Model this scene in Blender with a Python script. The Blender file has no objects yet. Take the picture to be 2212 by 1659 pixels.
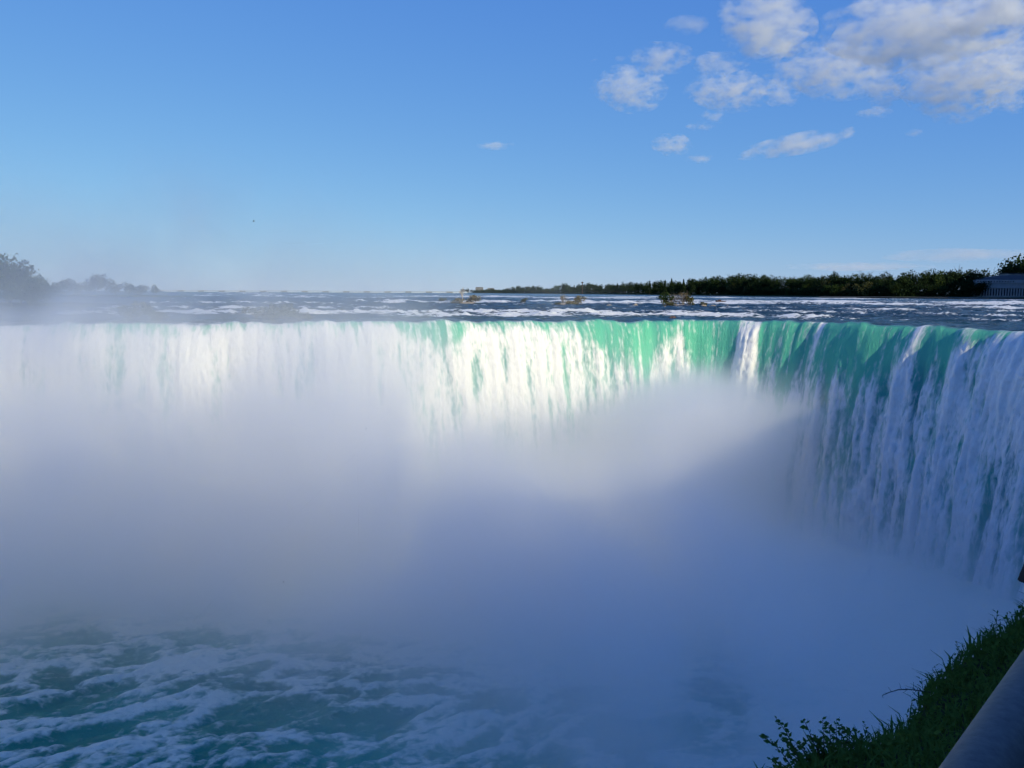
import bpy, math, random
import numpy as np
from mathutils import Matrix, Vector

R = math.radians
random.seed(7)
rng = np.random.default_rng(11)
scene = bpy.context.scene
col = scene.collection

# ------------------------------------------------------------------ camera
CAM_Z = 7.5                                  # eye above the water at the lip of the falls
PITCH, ROLL = 6.06, 0.27
cam_d = bpy.data.cameras.new('camera')
cam = bpy.data.objects.new('camera', cam_d)
col.objects.link(cam)
cam_d.sensor_width = 36.0
cam_d.lens = 36.0 * 2734 / 3264
cam_d.clip_start = 0.05
cam_d.clip_end = 90000
CAM_ROT = Matrix.Rotation(R(90 - PITCH), 3, 'X') @ Matrix.Rotation(R(ROLL), 3, 'Z')
cam.matrix_world = Matrix.Translation((0, 0, CAM_Z)) @ CAM_ROT.to_4x4()
scene.camera = cam

# ------------------------------------------------------------------ sky, sun, exposure
SUN_ELEV, SUN_AZ = 25.0, 135.0               # azimuth clockwise from the view direction (+Y)
world = bpy.data.worlds.new('World')
scene.world = world
world.use_nodes = True
wn = world.node_tree
bg = wn.nodes['Background']
sky = wn.nodes.new('ShaderNodeTexSky')
sky.sky_type = 'NISHITA'
sky.sun_disc = False
sky.sun_elevation = R(SUN_ELEV)
sky.sun_rotation = R(SUN_AZ)
sky.altitude = 150
sky.air_density = 1.0
sky.dust_density = 0.0
sky.ozone_density = 3.0
# the same camera rendition of the sky in every direction: a power curve for each primary
sep = wn.nodes.new('ShaderNodeSeparateColor')
com = wn.nodes.new('ShaderNodeCombineColor')
wn.links.new(sky.outputs[0], sep.inputs[0])
for k, (g_, gain) in enumerate(((0.86, 0.71), (0.66, 0.82), (0.24, 0.80))):
    pw = wn.nodes.new('ShaderNodeMath'); pw.operation = 'POWER'
    m1 = wn.nodes.new('ShaderNodeMath'); m1.operation = 'MULTIPLY'
    m2 = wn.nodes.new('ShaderNodeMath'); m2.operation = 'MULTIPLY'
    m1.inputs[1].default_value = 0.05
    mn = wn.nodes.new('ShaderNodeMath'); mn.operation = 'MINIMUM'; mn.inputs[1].default_value = 1.5
    pw.inputs[1].default_value = g_
    m2.inputs[1].default_value = gain / 0.1
    wn.links.new(sep.outputs[k], m1.inputs[0]); wn.links.new(m1.outputs[0], mn.inputs[0]); wn.links.new(mn.outputs[0], pw.inputs[0])
    wn.links.new(pw.outputs[0], m2.inputs[0]); wn.links.new(m2.outputs[0], com.inputs[k])
wn.links.new(com.outputs[0], bg.inputs[0])
bg.inputs[1].default_value = 0.10

sun_d = bpy.data.lights.new('sun', 'SUN')
sun_d.energy = 3.7
sun_d.angle = R(0.6)
sun_d.color = (1.0, 0.91, 0.62)
sun = bpy.data.objects.new('sun', sun_d)
col.objects.link(sun)
to_sun = Vector((math.sin(R(SUN_AZ)) * math.cos(R(SUN_ELEV)),
                 math.cos(R(SUN_AZ)) * math.cos(R(SUN_ELEV)), math.sin(R(SUN_ELEV))))
sun.rotation_euler = to_sun.to_track_quat('Z', 'Y').to_euler()
sun.location = to_sun * 400

vs = scene.view_settings
vs.view_transform = 'Standard'
vs.look = 'None'
vs.exposure = 0.3
vs.gamma = 1.0
vs.use_curve_mapping = False
cy = scene.cycles
cy.max_bounces = 18
cy.diffuse_bounces = 2
cy.glossy_bounces = 2
cy.transmission_bounces = 3
cy.transparent_max_bounces = 6
cy.volume_bounces = 16
cy.caustics_reflective = False
cy.caustics_refractive = False
cy.volume_step_rate = 1.0
cy.volume_max_steps = 256
cy.use_adaptive_sampling = True
cy.adaptive_threshold = 0.03
cy.adaptive_min_samples = 16

# ------------------------------------------------------------------ numeric helpers
PERM = np.random.default_rng(3).permutation(256).astype(np.int64)
PERM = np.concatenate([PERM, PERM])
GR = np.array([[1,1,0],[-1,1,0],[1,-1,0],[-1,-1,0],[1,0,1],[-1,0,1],[1,0,-1],[-1,0,-1],
               [0,1,1],[0,-1,1],[0,1,-1],[0,-1,-1],[1,1,0],[0,-1,1],[-1,1,0],[0,-1,-1]], float)

def pnoise(x, y, z=0.0):
    x, y, z = np.broadcast_arrays(np.asarray(x, float), np.asarray(y, float), np.asarray(z, float))
    xi, yi, zi = np.floor(x), np.floor(y), np.floor(z)
    xf, yf, zf = x - xi, y - yi, z - zi
    xi, yi, zi = xi.astype(np.int64) & 255, yi.astype(np.int64) & 255, zi.astype(np.int64) & 255
    f = lambda t: t * t * t * (t * (t * 6 - 15) + 10)
    u, v, w = f(xf), f(yf), f(zf)
    def g(i, j, k):
        h = PERM[PERM[PERM[(xi + i) & 255] + ((yi + j) & 255)] + ((zi + k) & 255)] & 15
        G = GR[h]
        return G[..., 0] * (xf - i) + G[..., 1] * (yf - j) + G[..., 2] * (zf - k)
    l = lambda a, b, t: a + t * (b - a)
    return l(l(l(g(0,0,0), g(1,0,0), u), l(g(0,1,0), g(1,1,0), u), v),
             l(l(g(0,0,1), g(1,0,1), u), l(g(0,1,1), g(1,1,1), u), v), w)

def fbm(x, y, z=0.0, oct=4, gain=0.5):
    a, s, tot = 1.0, 0.0, 0.0
    x, y = np.asarray(x, float), np.asarray(y, float)
    for i in range(oct):
        s = s + a * pnoise(x * 2**i + 13.7 * i, y * 2**i + 7.1 * i, np.asarray(z) * 2**i + 3.3 * i)
        tot += a
        a *= gain
    return s / tot

def sstep(a, b, x):
    t = np.clip((np.asarray(x, float) - a) / (b - a), 0, 1)
    return t * t * (3 - 2 * t)

F_PX, CX, CY = 1852.8, 1106.0, 829.5         # the photograph seen 2212 x 1659
def ray(x, y):
    return (CAM_ROT @ Vector(((x - CX) / F_PX, -(y - CY) / F_PX, -1.0)))
def on_z(x, y, z):
    d = ray(x, y)
    k = (z - CAM_Z) / d.z
    return Vector((0, 0, CAM_Z)) + d * k
def at_y(x, y, Y):
    d = ray(x, y)
    return Vector((0, 0, CAM_Z)) + d * (Y / d.y)

# ------------------------------------------------------------------ object helpers
def tag(o, label=None, cat=None, group=None, kind=None):
    if label: o['label'] = label
    if cat: o['category'] = cat
    if group: o['group'] = group
    if kind: o['kind'] = kind
    return o

def obj(name, me, mat=None, parent=None, loc=None):
    o = bpy.data.objects.new(name, me)
    col.objects.link(o)
    if mat is not None and me is not None and not me.materials:
        me.materials.append(mat)
    if parent is not None: o.parent = parent
    if loc is not None: o.location = loc
    return o

def empty(name, loc=(0, 0, 0), rz=0.0, scale=1.0):
    o = bpy.data.objects.new(name, None)
    col.objects.link(o)
    o.location = loc
    o.rotation_euler = (0, 0, rz)
    o.scale = (scale,) * 3 if not hasattr(scale, '__len__') else scale
    o.empty_display_size = 0.5
    return o

class MB:
    def __init__(self): self.v, self.f = [], []
    def add(self, verts, faces):
        b = len(self.v)
        self.v += [tuple(p) for p in verts]
        self.f += [tuple(i + b for i in f) for f in faces]
    def box(self, c, s, rz=0.0):
        x, y, z = (k / 2 for k in s)
        ca, sa = math.cos(rz), math.sin(rz)
        vs_ = []
        for dz in (-z, z):
            for dx, dy in ((-x, -y), (x, -y), (x, y), (-x, y)):
                vs_.append((c[0] + dx * ca - dy * sa, c[1] + dx * sa + dy * ca, c[2] + dz))
        self.add(vs_, [(3,2,1,0),(4,5,6,7),(0,1,5,4),(1,2,6,5),(2,3,7,6),(3,0,4,7)])
    def tube(self, pts, rad, n=5, cap=True):
        pts = [Vector(p) for p in pts]
        b = len(self.v)
        for i, p in enumerate(pts):
            d = (pts[min(i + 1, len(pts) - 1)] - pts[max(i - 1, 0)])
            d = d.normalized() if d.length > 1e-9 else Vector((0, 0, 1))
            a = d.cross(Vector((0.31, 0.17, 0.94)))
            if a.length < 1e-4: a = d.cross(Vector((1, 0, 0)))
            a.normalize()
            c = d.cross(a)
            r = rad[i] if hasattr(rad, '__len__') else rad
            for k in range(n):
                t = 2 * math.pi * k / n
                q = p + (a * math.cos(t) + c * math.sin(t)) * r
                self.v.append(tuple(q))
        for i in range(len(pts) - 1):
            for k in range(n):
                k2 = (k + 1) % n
                self.f.append((b + i*n + k, b + i*n + k2, b + (i+1)*n + k2, b + (i+1)*n + k))
        if cap:
            self.f.append(tuple(b + k for k in reversed(range(n))))
            self.f.append(tuple(b + (len(pts)-1)*n + k for k in range(n)))
    def mesh(self, name, mat=None, smooth=False):
        me = bpy.data.meshes.new(name)
        me.from_pydata(self.v, [], self.f)
        if mat: me.materials.append(mat)
        if smooth: me.polygons.foreach_set('use_smooth', [True] * len(me.polygons))
        me.update()
        return me

def grid_mesh(name, P, mat=None, smooth=True, attrs=None, flip=False):
    """P: (rows, cols, 3) array; attrs: dict name -> (rows, cols)."""
    r, c, _ = P.shape
    me = bpy.data.meshes.new(name)
    idx = np.arange(r * c).reshape(r, c)
    q = np.stack([idx[:-1, :-1], idx[:-1, 1:], idx[1:, 1:], idx[1:, :-1]], -1).reshape(-1, 4)
    if flip: q = q[:, ::-1]
    nq = len(q)
    me.vertices.add(r * c)
    me.vertices.foreach_set('co', P.reshape(-1).astype(np.float32))
    me.loops.add(nq * 4)
    me.loops.foreach_set('vertex_index', q.reshape(-1).astype(np.int32))
    me.polygons.add(nq)
    me.polygons.foreach_set('loop_start', np.arange(0, nq * 4, 4, dtype=np.int32))
    me.polygons.foreach_set('loop_total', np.full(nq, 4, dtype=np.int32))
    me.polygons.foreach_set('use_smooth', np.full(nq, smooth))
    me.update(calc_edges=True)
    me.validate()
    for k, a in (attrs or {}).items():
        at = me.attributes.new(k, 'FLOAT', 'POINT')
        at.data.foreach_set('value', np.asarray(a, np.float32).reshape(-1))
    if mat: me.materials.append(mat)
    return me

def quads_mesh(name, V, mat=None):
    """V: (n, 4, 3) loose quads (leaves)."""
    n = len(V)
    me = bpy.data.meshes.new(name)
    me.vertices.add(n * 4)
    me.vertices.foreach_set('co', np.asarray(V, np.float32).reshape(-1))
    me.loops.add(n * 4)
    me.loops.foreach_set('vertex_index', np.arange(n * 4, dtype=np.int32))
    me.polygons.add(n)
    me.polygons.foreach_set('loop_start', np.arange(0, n * 4, 4, dtype=np.int32))
    me.polygons.foreach_set('loop_total', np.full(n, 4, dtype=np.int32))
    me.update(calc_edges=True)
    if mat: me.materials.append(mat)
    return me

# ------------------------------------------------------------------ material helpers
def new_mat(name):
    m = bpy.data.materials.new(name)
    m.use_nodes = True
    nt = m.node_tree
    for n in list(nt.nodes): nt.nodes.remove(n)
    out = nt.nodes.new('ShaderNodeOutputMaterial')
    return m, nt, out

def setin(nt, sock, v):
    if isinstance(v, bpy.types.NodeSocket): nt.links.new(v, sock)
    elif v is not None: sock.default_value = v

def mth(nt, op, a, b=None, c=None, clamp=False):
    n = nt.nodes.new('ShaderNodeMath')
    n.operation = op
    n.use_clamp = clamp
    setin(nt, n.inputs[0], a)
    if b is not None: setin(nt, n.inputs[1], b)
    if c is not None: setin(nt, n.inputs[2], c)
    return n.outputs[0]

def vmth(nt, op, a, b=None, scale=None):
    n = nt.nodes.new('ShaderNodeVectorMath')
    n.operation = op
    setin(nt, n.inputs[0], a)
    if b is not None: setin(nt, n.inputs[1], b)
    if scale is not None: setin(nt, n.inputs['Scale'], scale)
    return n.outputs['Value'] if op in ('LENGTH', 'DISTANCE', 'DOT_PRODUCT') else n.outputs[0]

def noise(nt, vec, scale, detail=3, rough=0.5, dist=0.0, col_out=False):
    n = nt.nodes.new('ShaderNodeTexNoise')
    if vec is not None: setin(nt, n.inputs['Vector'], vec)
    n.inputs['Scale'].default_value = scale
    n.inputs['Detail'].default_value = detail
    n.inputs['Roughness'].default_value = rough
    n.inputs['Distortion'].default_value = dist
    return n.outputs['Color' if col_out else 'Fac']

def mrange(nt, v, a, b, c=0.0, d=1.0, smooth=False):
    n = nt.nodes.new('ShaderNodeMapRange')
    n.clamp = True
    if smooth: n.interpolation_type = 'SMOOTHSTEP'
    setin(nt, n.inputs[0], v)
    for i, k in enumerate((a, b, c, d)): setin(nt, n.inputs[i + 1], k)
    return n.outputs[0]

def mixc(nt, fac, a, b):
    n = nt.nodes.new('ShaderNodeMix')
    n.data_type = 'RGBA'
    setin(nt, n.inputs[0], fac)
    setin(nt, n.inputs[6], a if not isinstance(a, tuple) else (*a, 1))
    setin(nt, n.inputs[7], b if not isinstance(b, tuple) else (*b, 1))
    return n.outputs[2]

def pos(nt):
    return nt.nodes.new('ShaderNodeNewGeometry').outputs['Position']

def attr(nt, name):
    n = nt.nodes.new('ShaderNodeAttribute')
    n.attribute_name = name
    return n.outputs['Fac']

def mapping(nt, vec, scale=(1, 1, 1), rot=(0, 0, 0), loc=(0, 0, 0)):
    n = nt.nodes.new('ShaderNodeMapping')
    setin(nt, n.inputs['Vector'], vec)
    n.inputs['Scale'].default_value = scale
    n.inputs['Rotation'].default_value = rot
    n.inputs['Location'].default_value = loc
    return n.outputs[0]

def principled(nt, out, color, rough=0.6, spec=0.5, metal=0.0, normal=None, ior=None):
    p = nt.nodes.new('ShaderNodeBsdfPrincipled')
    setin(nt, p.inputs['Base Color'], color if not isinstance(color, tuple) else (*color, 1))
    setin(nt, p.inputs['Roughness'], rough)
    setin(nt, p.inputs['Specular IOR Level'], spec)
    p.inputs['Metallic'].default_value = metal
    if ior: p.inputs['IOR'].default_value = ior
    if normal is not None: nt.links.new(normal, p.inputs['Normal'])
    if out is not None: nt.links.new(p.outputs[0], out.inputs['Surface'])
    return p.outputs[0]

def bump(nt, h, strength=0.5, dist=0.1):
    n = nt.nodes.new('ShaderNodeBump')
    n.inputs['Strength'].default_value = strength
    n.inputs['Distance'].default_value = dist
    setin(nt, n.inputs['Height'], h)
    return n.outputs[0]

def simple(name, c1, c2=None, scale=1.0, rough=0.8, spec=0.3, bmp=0.0, bdist=0.05, metal=0.0, detail=5):
    m, nt, out = new_mat(name)
    tc = nt.nodes.new('ShaderNodeTexCoord').outputs['Object']
    f = noise(nt, tc, scale, detail, 0.6)
    c = mixc(nt, mrange(nt, f, 0.3, 0.7), c1, c2 or tuple(k * 0.6 for k in c1))
    nb = bump(nt, noise(nt, tc, scale * 4, 5, 0.6), bmp, bdist) if bmp else None
    principled(nt, out, c, rough, spec, metal, nb)
    return m

def leaf_mat(name, c1, c2, trans=0.25):
    m, nt, out = new_mat(name)
    geo = nt.nodes.new('ShaderNodeNewGeometry')
    oi = nt.nodes.new('ShaderNodeObjectInfo')
    f = mth(nt, 'ADD', mth(nt, 'MULTIPLY', geo.outputs['Random Per Island'], 0.5),
            mth(nt, 'MULTIPLY', oi.outputs['Random'], 0.5))
    c = mixc(nt, f, c1, c2)
    d = nt.nodes.new('ShaderNodeBsdfDiffuse')
    t = nt.nodes.new('ShaderNodeBsdfTranslucent')
    nt.links.new(c, d.inputs[0]); nt.links.new(c, t.inputs[0])
    mx = nt.nodes.new('ShaderNodeMixShader')
    mx.inputs[0].default_value = trans
    nt.links.new(d.outputs[0], mx.inputs[1]); nt.links.new(t.outputs[0], mx.inputs[2])
    nt.links.new(mx.outputs[0], out.inputs['Surface'])
    return m

# water that carries foam: 'foam' is a point attribute, broken up by fine noise in metres
def water_mat(name, deep, shallow, foam_c, fine=0.7, stretch=(1, 1, 1), rough=0.12, spec=0.5, bmp=0.6, bdist=0.25,
              use_shallow=True, coords=None, famp=1.4, f0=0.3, f1=0.7):
    m, nt, out = new_mat(name)
    P = pos(nt)
    if coords == 'fall':
        cmb = nt.nodes.new('ShaderNodeCombineXYZ')
        nt.links.new(attr(nt, 'u'), cmb.inputs[0]); nt.links.new(attr(nt, 'v'), cmb.inputs[1])
        V = mapping(nt, cmb.outputs[0], stretch)
    else:
        V = mapping(nt, P, stretch)
    n1 = noise(nt, V, fine, 5, 0.62, 0.4)
    fo = mth(nt, 'ADD', attr(nt, 'foam'), mth(nt, 'MULTIPLY', mth(nt, 'SUBTRACT', n1, 0.5), famp))
    fac = mrange(nt, fo, f0, f1, smooth=True)
    wc = mixc(nt, attr(nt, 'green') if use_shallow else 0.0, deep, shallow)
    if coords == 'fall': wc = mixc(nt, mrange(nt, attr(nt, 'v'), -2.5, 1.2), (0.006, 0.030, 0.040), wc)
    nb = bump(nt, noise(nt, V, fine * 1.3, 6, 0.65, 0.3), bmp, bdist)
    w = principled(nt, None, wc, rough, spec, 0.0, nb, 1.33)
    nb2 = bump(nt, n1, 0.8, 0.35)
    fcol = mixc(nt, mrange(nt, noise(nt, V, fine * 2.0, 4, 0.6), 0.3, 0.7), tuple(k * 0.86 for k in foam_c), foam_c)
    fd = principled(nt, None, fcol, 0.75, 0.2, 0.0, nb2)
    mx = nt.nodes.new('ShaderNodeMixShader')
    nt.links.new(fac, mx.inputs[0])
    nt.links.new(w, mx.inputs[1]); nt.links.new(fd, mx.inputs[2])
    nt.links.new(mx.outputs[0], out.inputs['Surface'])
    return m

M_river = water_mat('river_water', (0.014, 0.040, 0.058), (0.02, 0.08, 0.07), (0.80, 0.81, 0.80), fine=0.8,
                    stretch=(0.4, 1, 1), rough=0.2, spec=0.14, bmp=1.0, bdist=0.6, famp=2.2, f0=0.36, f1=0.62)
M_fall = water_mat('falling_water', (0.08, 0.27, 0.28), (0.11, 0.48, 0.32), (0.88, 0.87, 0.84), fine=1.3,
                   stretch=(1.0, 0.28, 1), rough=0.28, spec=0.16, bmp=0.9, bdist=0.3, coords='fall', famp=1.5, f0=0.12, f1=0.88)
M_pool = water_mat('pool_water', (0.045, 0.250, 0.155), (0.08, 0.38, 0.24), (0.85, 0.86, 0.66), fine=0.9,
                   stretch=(0.7, 1, 1), rough=0.25, spec=0.15, bmp=0.9, bdist=0.3, famp=1.4, f0=0.24, f1=0.86)
M_rock = simple('cliff_rock', (0.10, 0.09, 0.08), (0.035, 0.034, 0.033), 0.25, 0.9, 0.2, 0.8, 0.6)
M_soil = simple('bank_soil', (0.035, 0.045, 0.02), (0.02, 0.03, 0.012), 1.5, 0.95, 0.1, 0.6, 0.05)
M_land = simple('shore_grass', (0.035, 0.06, 0.02), (0.025, 0.04, 0.018), 0.05, 0.95, 0.1, 0.5, 0.3)
M_pave = simple('paving', (0.46, 0.43, 0.38), (0.38, 0.36, 0.33), 3.0, 0.85, 0.3, 0.3, 0.01)
M_steel = simple('rail_steel', (0.15, 0.14, 0.125), (0.10, 0.092, 0.082), 90.0, 0.6, 0.4, 0.3, 0.001, 0.15)
M_bark = simple('bark', (0.07, 0.055, 0.045), (0.035, 0.03, 0.026), 6.0, 0.95, 0.1, 0.8, 0.03)
M_deadwood = simple('bleached_wood', (0.55, 0.47, 0.38), (0.40, 0.33, 0.26), 2.0, 0.9, 0.1)
M_twig = simple('dry_twigs', (0.30, 0.24, 0.16), (0.18, 0.14, 0.09), 2.0, 0.9, 0.1)
M_boulder = simple('pale_boulder', (0.42, 0.34, 0.25), (0.22, 0.18, 0.14), 0.8, 0.9, 0.2, 0.7, 0.15)
M_boulder_d = simple('brown_boulder', (0.16, 0.09, 0.05), (0.06, 0.04, 0.03), 1.2, 0.6, 0.4, 0.7, 0.1)
M_leaf = leaf_mat('green_foliage', (0.030, 0.055, 0.018), (0.060, 0.090, 0.025))
M_leaf_d = leaf_mat('dark_foliage', (0.018, 0.035, 0.015), (0.035, 0.055, 0.020))
M_leaf_o = leaf_mat('olive_foliage', (0.09, 0.095, 0.035), (0.14, 0.13, 0.05))
M_leaf_t = leaf_mat('tan_foliage', (0.22, 0.18, 0.08), (0.30, 0.24, 0.11))
M_weed = leaf_mat('bank_weeds', (0.050, 0.105, 0.020), (0.11, 0.18, 0.040), 0.35)
M_stone = simple('grey_stone', (0.52, 0.49, 0.47), (0.40, 0.38, 0.37), 0.4, 0.9, 0.2, 0.3, 0.05)
M_glass = simple('dark_glass', (0.012, 0.014, 0.018), (0.008, 0.009, 0.012), 0.5, 0.2, 0.5)
M_roof = simple('slate_roof', (0.10, 0.095, 0.095), (0.07, 0.066, 0.065), 0.6, 0.9, 0.2)
M_conc = simple('concrete', (0.34, 0.33, 0.32), (0.24, 0.235, 0.23), 0.3, 0.9, 0.2)
M_rust = simple('rusty_iron', (0.10, 0.055, 0.04), (0.05, 0.03, 0.025), 0.8, 0.9, 0.2, 0.5, 0.05)
M_bird = simple('bird_plumage', (0.05, 0.05, 0.055), (0.09, 0.09, 0.095), 4.0, 0.9, 0.1)

# ================================================================== THE FALLS: crest line in plan
LIP = [(0,703),(200,702),(400,700.5),(600,699.5),(800,698.3),(950,697),(1100,696),(1200,695),(1350,694.3),
       (1500,694.3),(1600,696),(1700,698.7),(1800,702),(1900,706),(2000,709.5),(2100,713.5),(2212,718)]
pts = [(-206,40),(-205,80),(-196,120),(-178,156),(-150,184)]
pts += [tuple(on_z(x, y, -0.2).xy) for x, y in LIP]
lx, ly = pts[-1]
pts += [(lx + 4, ly - 18), (lx + 5.5, ly - 38), (lx + 3, ly - 58), (lx - 2, ly - 74)]
pts = np.array(pts)

def catmull(p, n=24):
    p = np.vstack([2 * p[0] - p[1], p, 2 * p[-1] - p[-2]])
    o = []
    for i in range(1, len(p) - 2):
        t = np.linspace(0, 1, n, endpoint=False)[:, None]
        a, b, c, d = p[i-1], p[i], p[i+1], p[i+2]
        o.append(0.5 * (2*b + (c-a)*t + (2*a-5*b+4*c-d)*t**2 + (3*b-a-3*c+d)*t**3))
    o.append(p[-2][None])
    return np.vstack(o)

def resample(p, step):
    d = np.concatenate([[0], np.cumsum(np.linalg.norm(np.diff(p, axis=0), axis=1))])
    u = np.linspace(0, d[-1], int(d[-1] / step) + 1)
    return u, np.stack([np.interp(u, d, p[:, k]) for k in range(p.shape[1])], 1)

def gsmooth(a, s):
    k = np.arange(-int(3*s), int(3*s) + 1)
    w = np.exp(-k**2 / (2 * s * s)); w /= w.sum()
    return np.stack([np.convolve(np.pad(a[:, j], len(k)//2, mode='edge'), w, 'valid') for j in range(a.shape[1])], 1)

STEP = 0.42
U, C = resample(catmull(pts), STEP)
C = gsmooth(C, 8)
T = np.gradient(C, axis=0); T = gsmooth(T, 30)
T /= np.linalg.norm(T, axis=1, keepdims=True)
NOUT = np.stack([T[:, 1], -T[:, 0]], 1)        # towards the bowl (downstream)
# notches and bulges of the brink
C = C + NOUT * (1.6 * fbm(U / 34, 0.3, 5.0, 2) + 1.0 * fbm(U / 9, 2.1, 1.0, 2) + 0.5 * fbm(U / 3, 4.1, 1.0, 2))[:, None]
NC = len(U)
# where each column shows in the photograph (only to place the green and the white water along the brink)
cinv = CAM_ROT.transposed()
PX = np.array([(lambda q: CX + F_PX * q.x / -q.z if q.z < -1 else (-500 if c[0] < 0 else 2600))
               (cinv @ Vector((c[0], c[1], -CAM_Z))) for c in C])

RZ = np.array([(0,0),(10,.25),(50,1.1),(100,2.0),(170,2.9),(230,3.4),(300,3.8),(500,4.4),(700,5.0),(1200,5.8),(2000,6.4),(3000,6.7),(14000,7.0)])
def river_level(s): return np.interp(s, RZ[:, 0], RZ[:, 1])
S_DIST = lambda x, y: np.min(np.linalg.norm(C[::12] - np.array([x, y]), axis=1))
def water_z(x, y): return float(river_level(S_DIST(x, y)))

def wave(x, y, s):
    a = 0.30 + 0.36 * sstep(5, 45, s) - 0.30 * sstep(250, 700, s)
    w = fbm(x / 8, y / 5, 0.0, 4, 0.6) * 1.7 + 0.8 * (1 - np.abs(fbm(x / 13, y / 7, 4.0, 4, 0.6)) * 3.4)
    return a * w

# ---- falling curtain
V0 = 3.9
pre = np.array([-14, -11, -8.5, -6.5, -5, -3.8, -2.8, -2, -1.3, -0.7, -0.2])
tt = np.linspace(0, 3.42, 4000)
oo, zz = V0 * tt, -4.9 * tt * tt
arc = np.concatenate([[0], np.cumsum(np.hypot(np.diff(oo), np.diff(zz)))])
va = np.concatenate([np.arange(0.25, 14, 0.32), np.arange(14.2, arc[-1], 0.5)])
o_row = np.concatenate([pre, np.interp(va, arc, oo)])
z_row = np.concatenate([np.zeros(len(pre)), np.interp(va, arc, zz)])
v_row = np.concatenate([pre, va])
nr = len(o_row)
uu, vv = np.meshgrid(U, v_row)
vpos = np.maximum(vv, 0)
spd = (0.75 + 0.5 * fbm(U / 22, 8.0, 2.0, 3) + 0.35 * fbm(U / 5, 3.0, 2.0, 2))       # sheets thrown out further here and there
O = np.where(o_row[:, None] > 0, o_row[:, None] * (0.85 + 0.28 * spd[None, :]), o_row[:, None])
Z = np.repeat(z_row[:, None], NC, 1)
up = np.maximum(-vv, 0)
X = C[None, :, 0] + NOUT[None, :, 0] * O
Y = C[None, :, 1] + NOUT[None, :, 1] * O
Zr = river_level(up) + wave(X, Y, up)
warp = uu + 1.2 * fbm(uu / 7, vpos / 22, 9.0, 3)
n_rope = fbm(warp / 2.6, vpos / 26, 0.0, 4, 0.55)
n_flute = fbm(warp / 3.4, vpos / 70, 11.0, 3, 0.5)
n_clump = fbm(warp / 1.4, vpos / 7.0, 5.0, 4, 0.6)
n_wide = fbm(warp / 11, vpos / 60, 2.0, 3)
n_fil = fbm(warp / 0.85, vpos / 26, 6.0, 3, 0.6)
rightw = sstep(1600, 1900, PX)[None, :]
# how far down the green, glassy sheet holds before it breaks to foam, along the photograph's width
gx = [-500, 0, 700, 800, 850, 900, 990, 1010, 1230, 1270, 1320, 1400, 1470, 1530, 1575, 1605, 1645, 1665, 1720, 1800, 1880, 1950, 1985, 2020, 2070, 2110, 2160, 2212, 2600]
gl = [  2, 2,   2,   1,   1,   6,   5,    2,    2,    8,   14,   12,    5,   16,   22,    3,    1,   16,   22,   20,   18,   15,    5,   10,    9,    3,    1,    1,   1]
GL = np.interp(PX, gx, gl) * (1.0 + 1.1 * fbm(U / 6, 1.5, 7.0, 3)) + 3.0 * fbm(U / 2.2, 6.5, 7.0, 3)
GL = np.maximum(GL, 0.2)[None, :]
brk = sstep(0.0, 1.0, (vpos - 0.55 * GL) / (0.8 * GL + 3.0))
foam = 0.10 + (0.60 - 0.04 * rightw) * brk + (0.60 + 0.60 * brk) * n_rope + (0.50 + 0.10 * rightw) * brk * n_clump + 0.5 * rightw * brk * n_flute + 0.45 * n_wide + (0.75 - 0.45 * brk) * n_fil * sstep(0, 2, vpos)
white = np.interp(PX, [-500, 0, 800, 840, 870, 1000, 1020, 1230, 1280, 1595, 1612, 1640, 1660, 1975, 1990, 2010, 2150, 2175, 2600],
                      [.40, .40, .42, .45, .16, .18, .30, .22, 0, 0, .75, .75, 0, 0, .45, 0, 0, .40, .2])
spill = np.clip(2.2 * (fbm(U / 6.5, 9.3, 4.0, 3) - 0.10), 0, 0.7) * np.where(PX > 1255, 1, 0.4)
foam = foam + spill[None, :] * np.exp(-vpos / 7) * sstep(-3, 0.3, vv)
foam = foam + white[None, :] * np.exp(-vpos / 26) * sstep(-6, 0.5, vv)
foam = foam + np.where(vv < 0, -0.25 + 0.8 * np.maximum(0, fbm(X / 12, Y / 4, 2.0, 4)), 0)
amp = 0.05 + 1.15 * brk
D = amp * (0.9 * n_rope + 1.9 * rightw * n_flute + (0.45 + 0.75 * rightw) * n_clump + 0.25 * fbm(uu / 0.8, vpos / 1.6, 1.0, 2)) + 1.3 * n_wide * sstep(0, 10, vpos) + white[None, :] * 1.3 * sstep(0, 5, vpos)
ca = np.clip(vpos / 6, 0.15, 1)
X = X + NOUT[None, :, 0] * D * ca
Y = Y + NOUT[None, :, 1] * D * ca
lipz = (1.2 * fbm(U / 13, 3.3, 8.0, 3) + 0.6 * fbm(U / 3.5, 1.3, 8.0, 2))[None, :] * np.exp(-(vv / 7.0)**2)
Z = Z + lipz + D * (1 - ca) * 0.8 + np.where(vv < 0, Zr, Zr[len(pre) - 1][None, :] * np.exp(-vpos / 5))
green = np.clip(0.95 - 0.6 * brk + 0.8 * fbm(U / 8, 0.7, 3.0, 3)[None, :], 0, 1) * sstep(-1.2, 1.6, vv)
fall_me = grid_mesh('waterfall', np.stack([X, Y, Z], -1), M_fall, True, dict(foam=foam, green=green, u=uu, v=vv))
waterfall = tag(obj('waterfall', fall_me), 'tall curved curtain of green and white falling water', 'waterfall', kind='structure')

# ---- upper river with its cascades
s_rows = np.concatenate([np.arange(11.5, 60, 0.7), np.arange(60, 130, 1.1), 130 * np.power(14000 / 130, np.linspace(0, 1, 420))])
step_c = 2
Cr, Nr, Ur, PXr = C[::step_c], NOUT[::step_c], U[::step_c], PX[::step_c]
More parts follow.
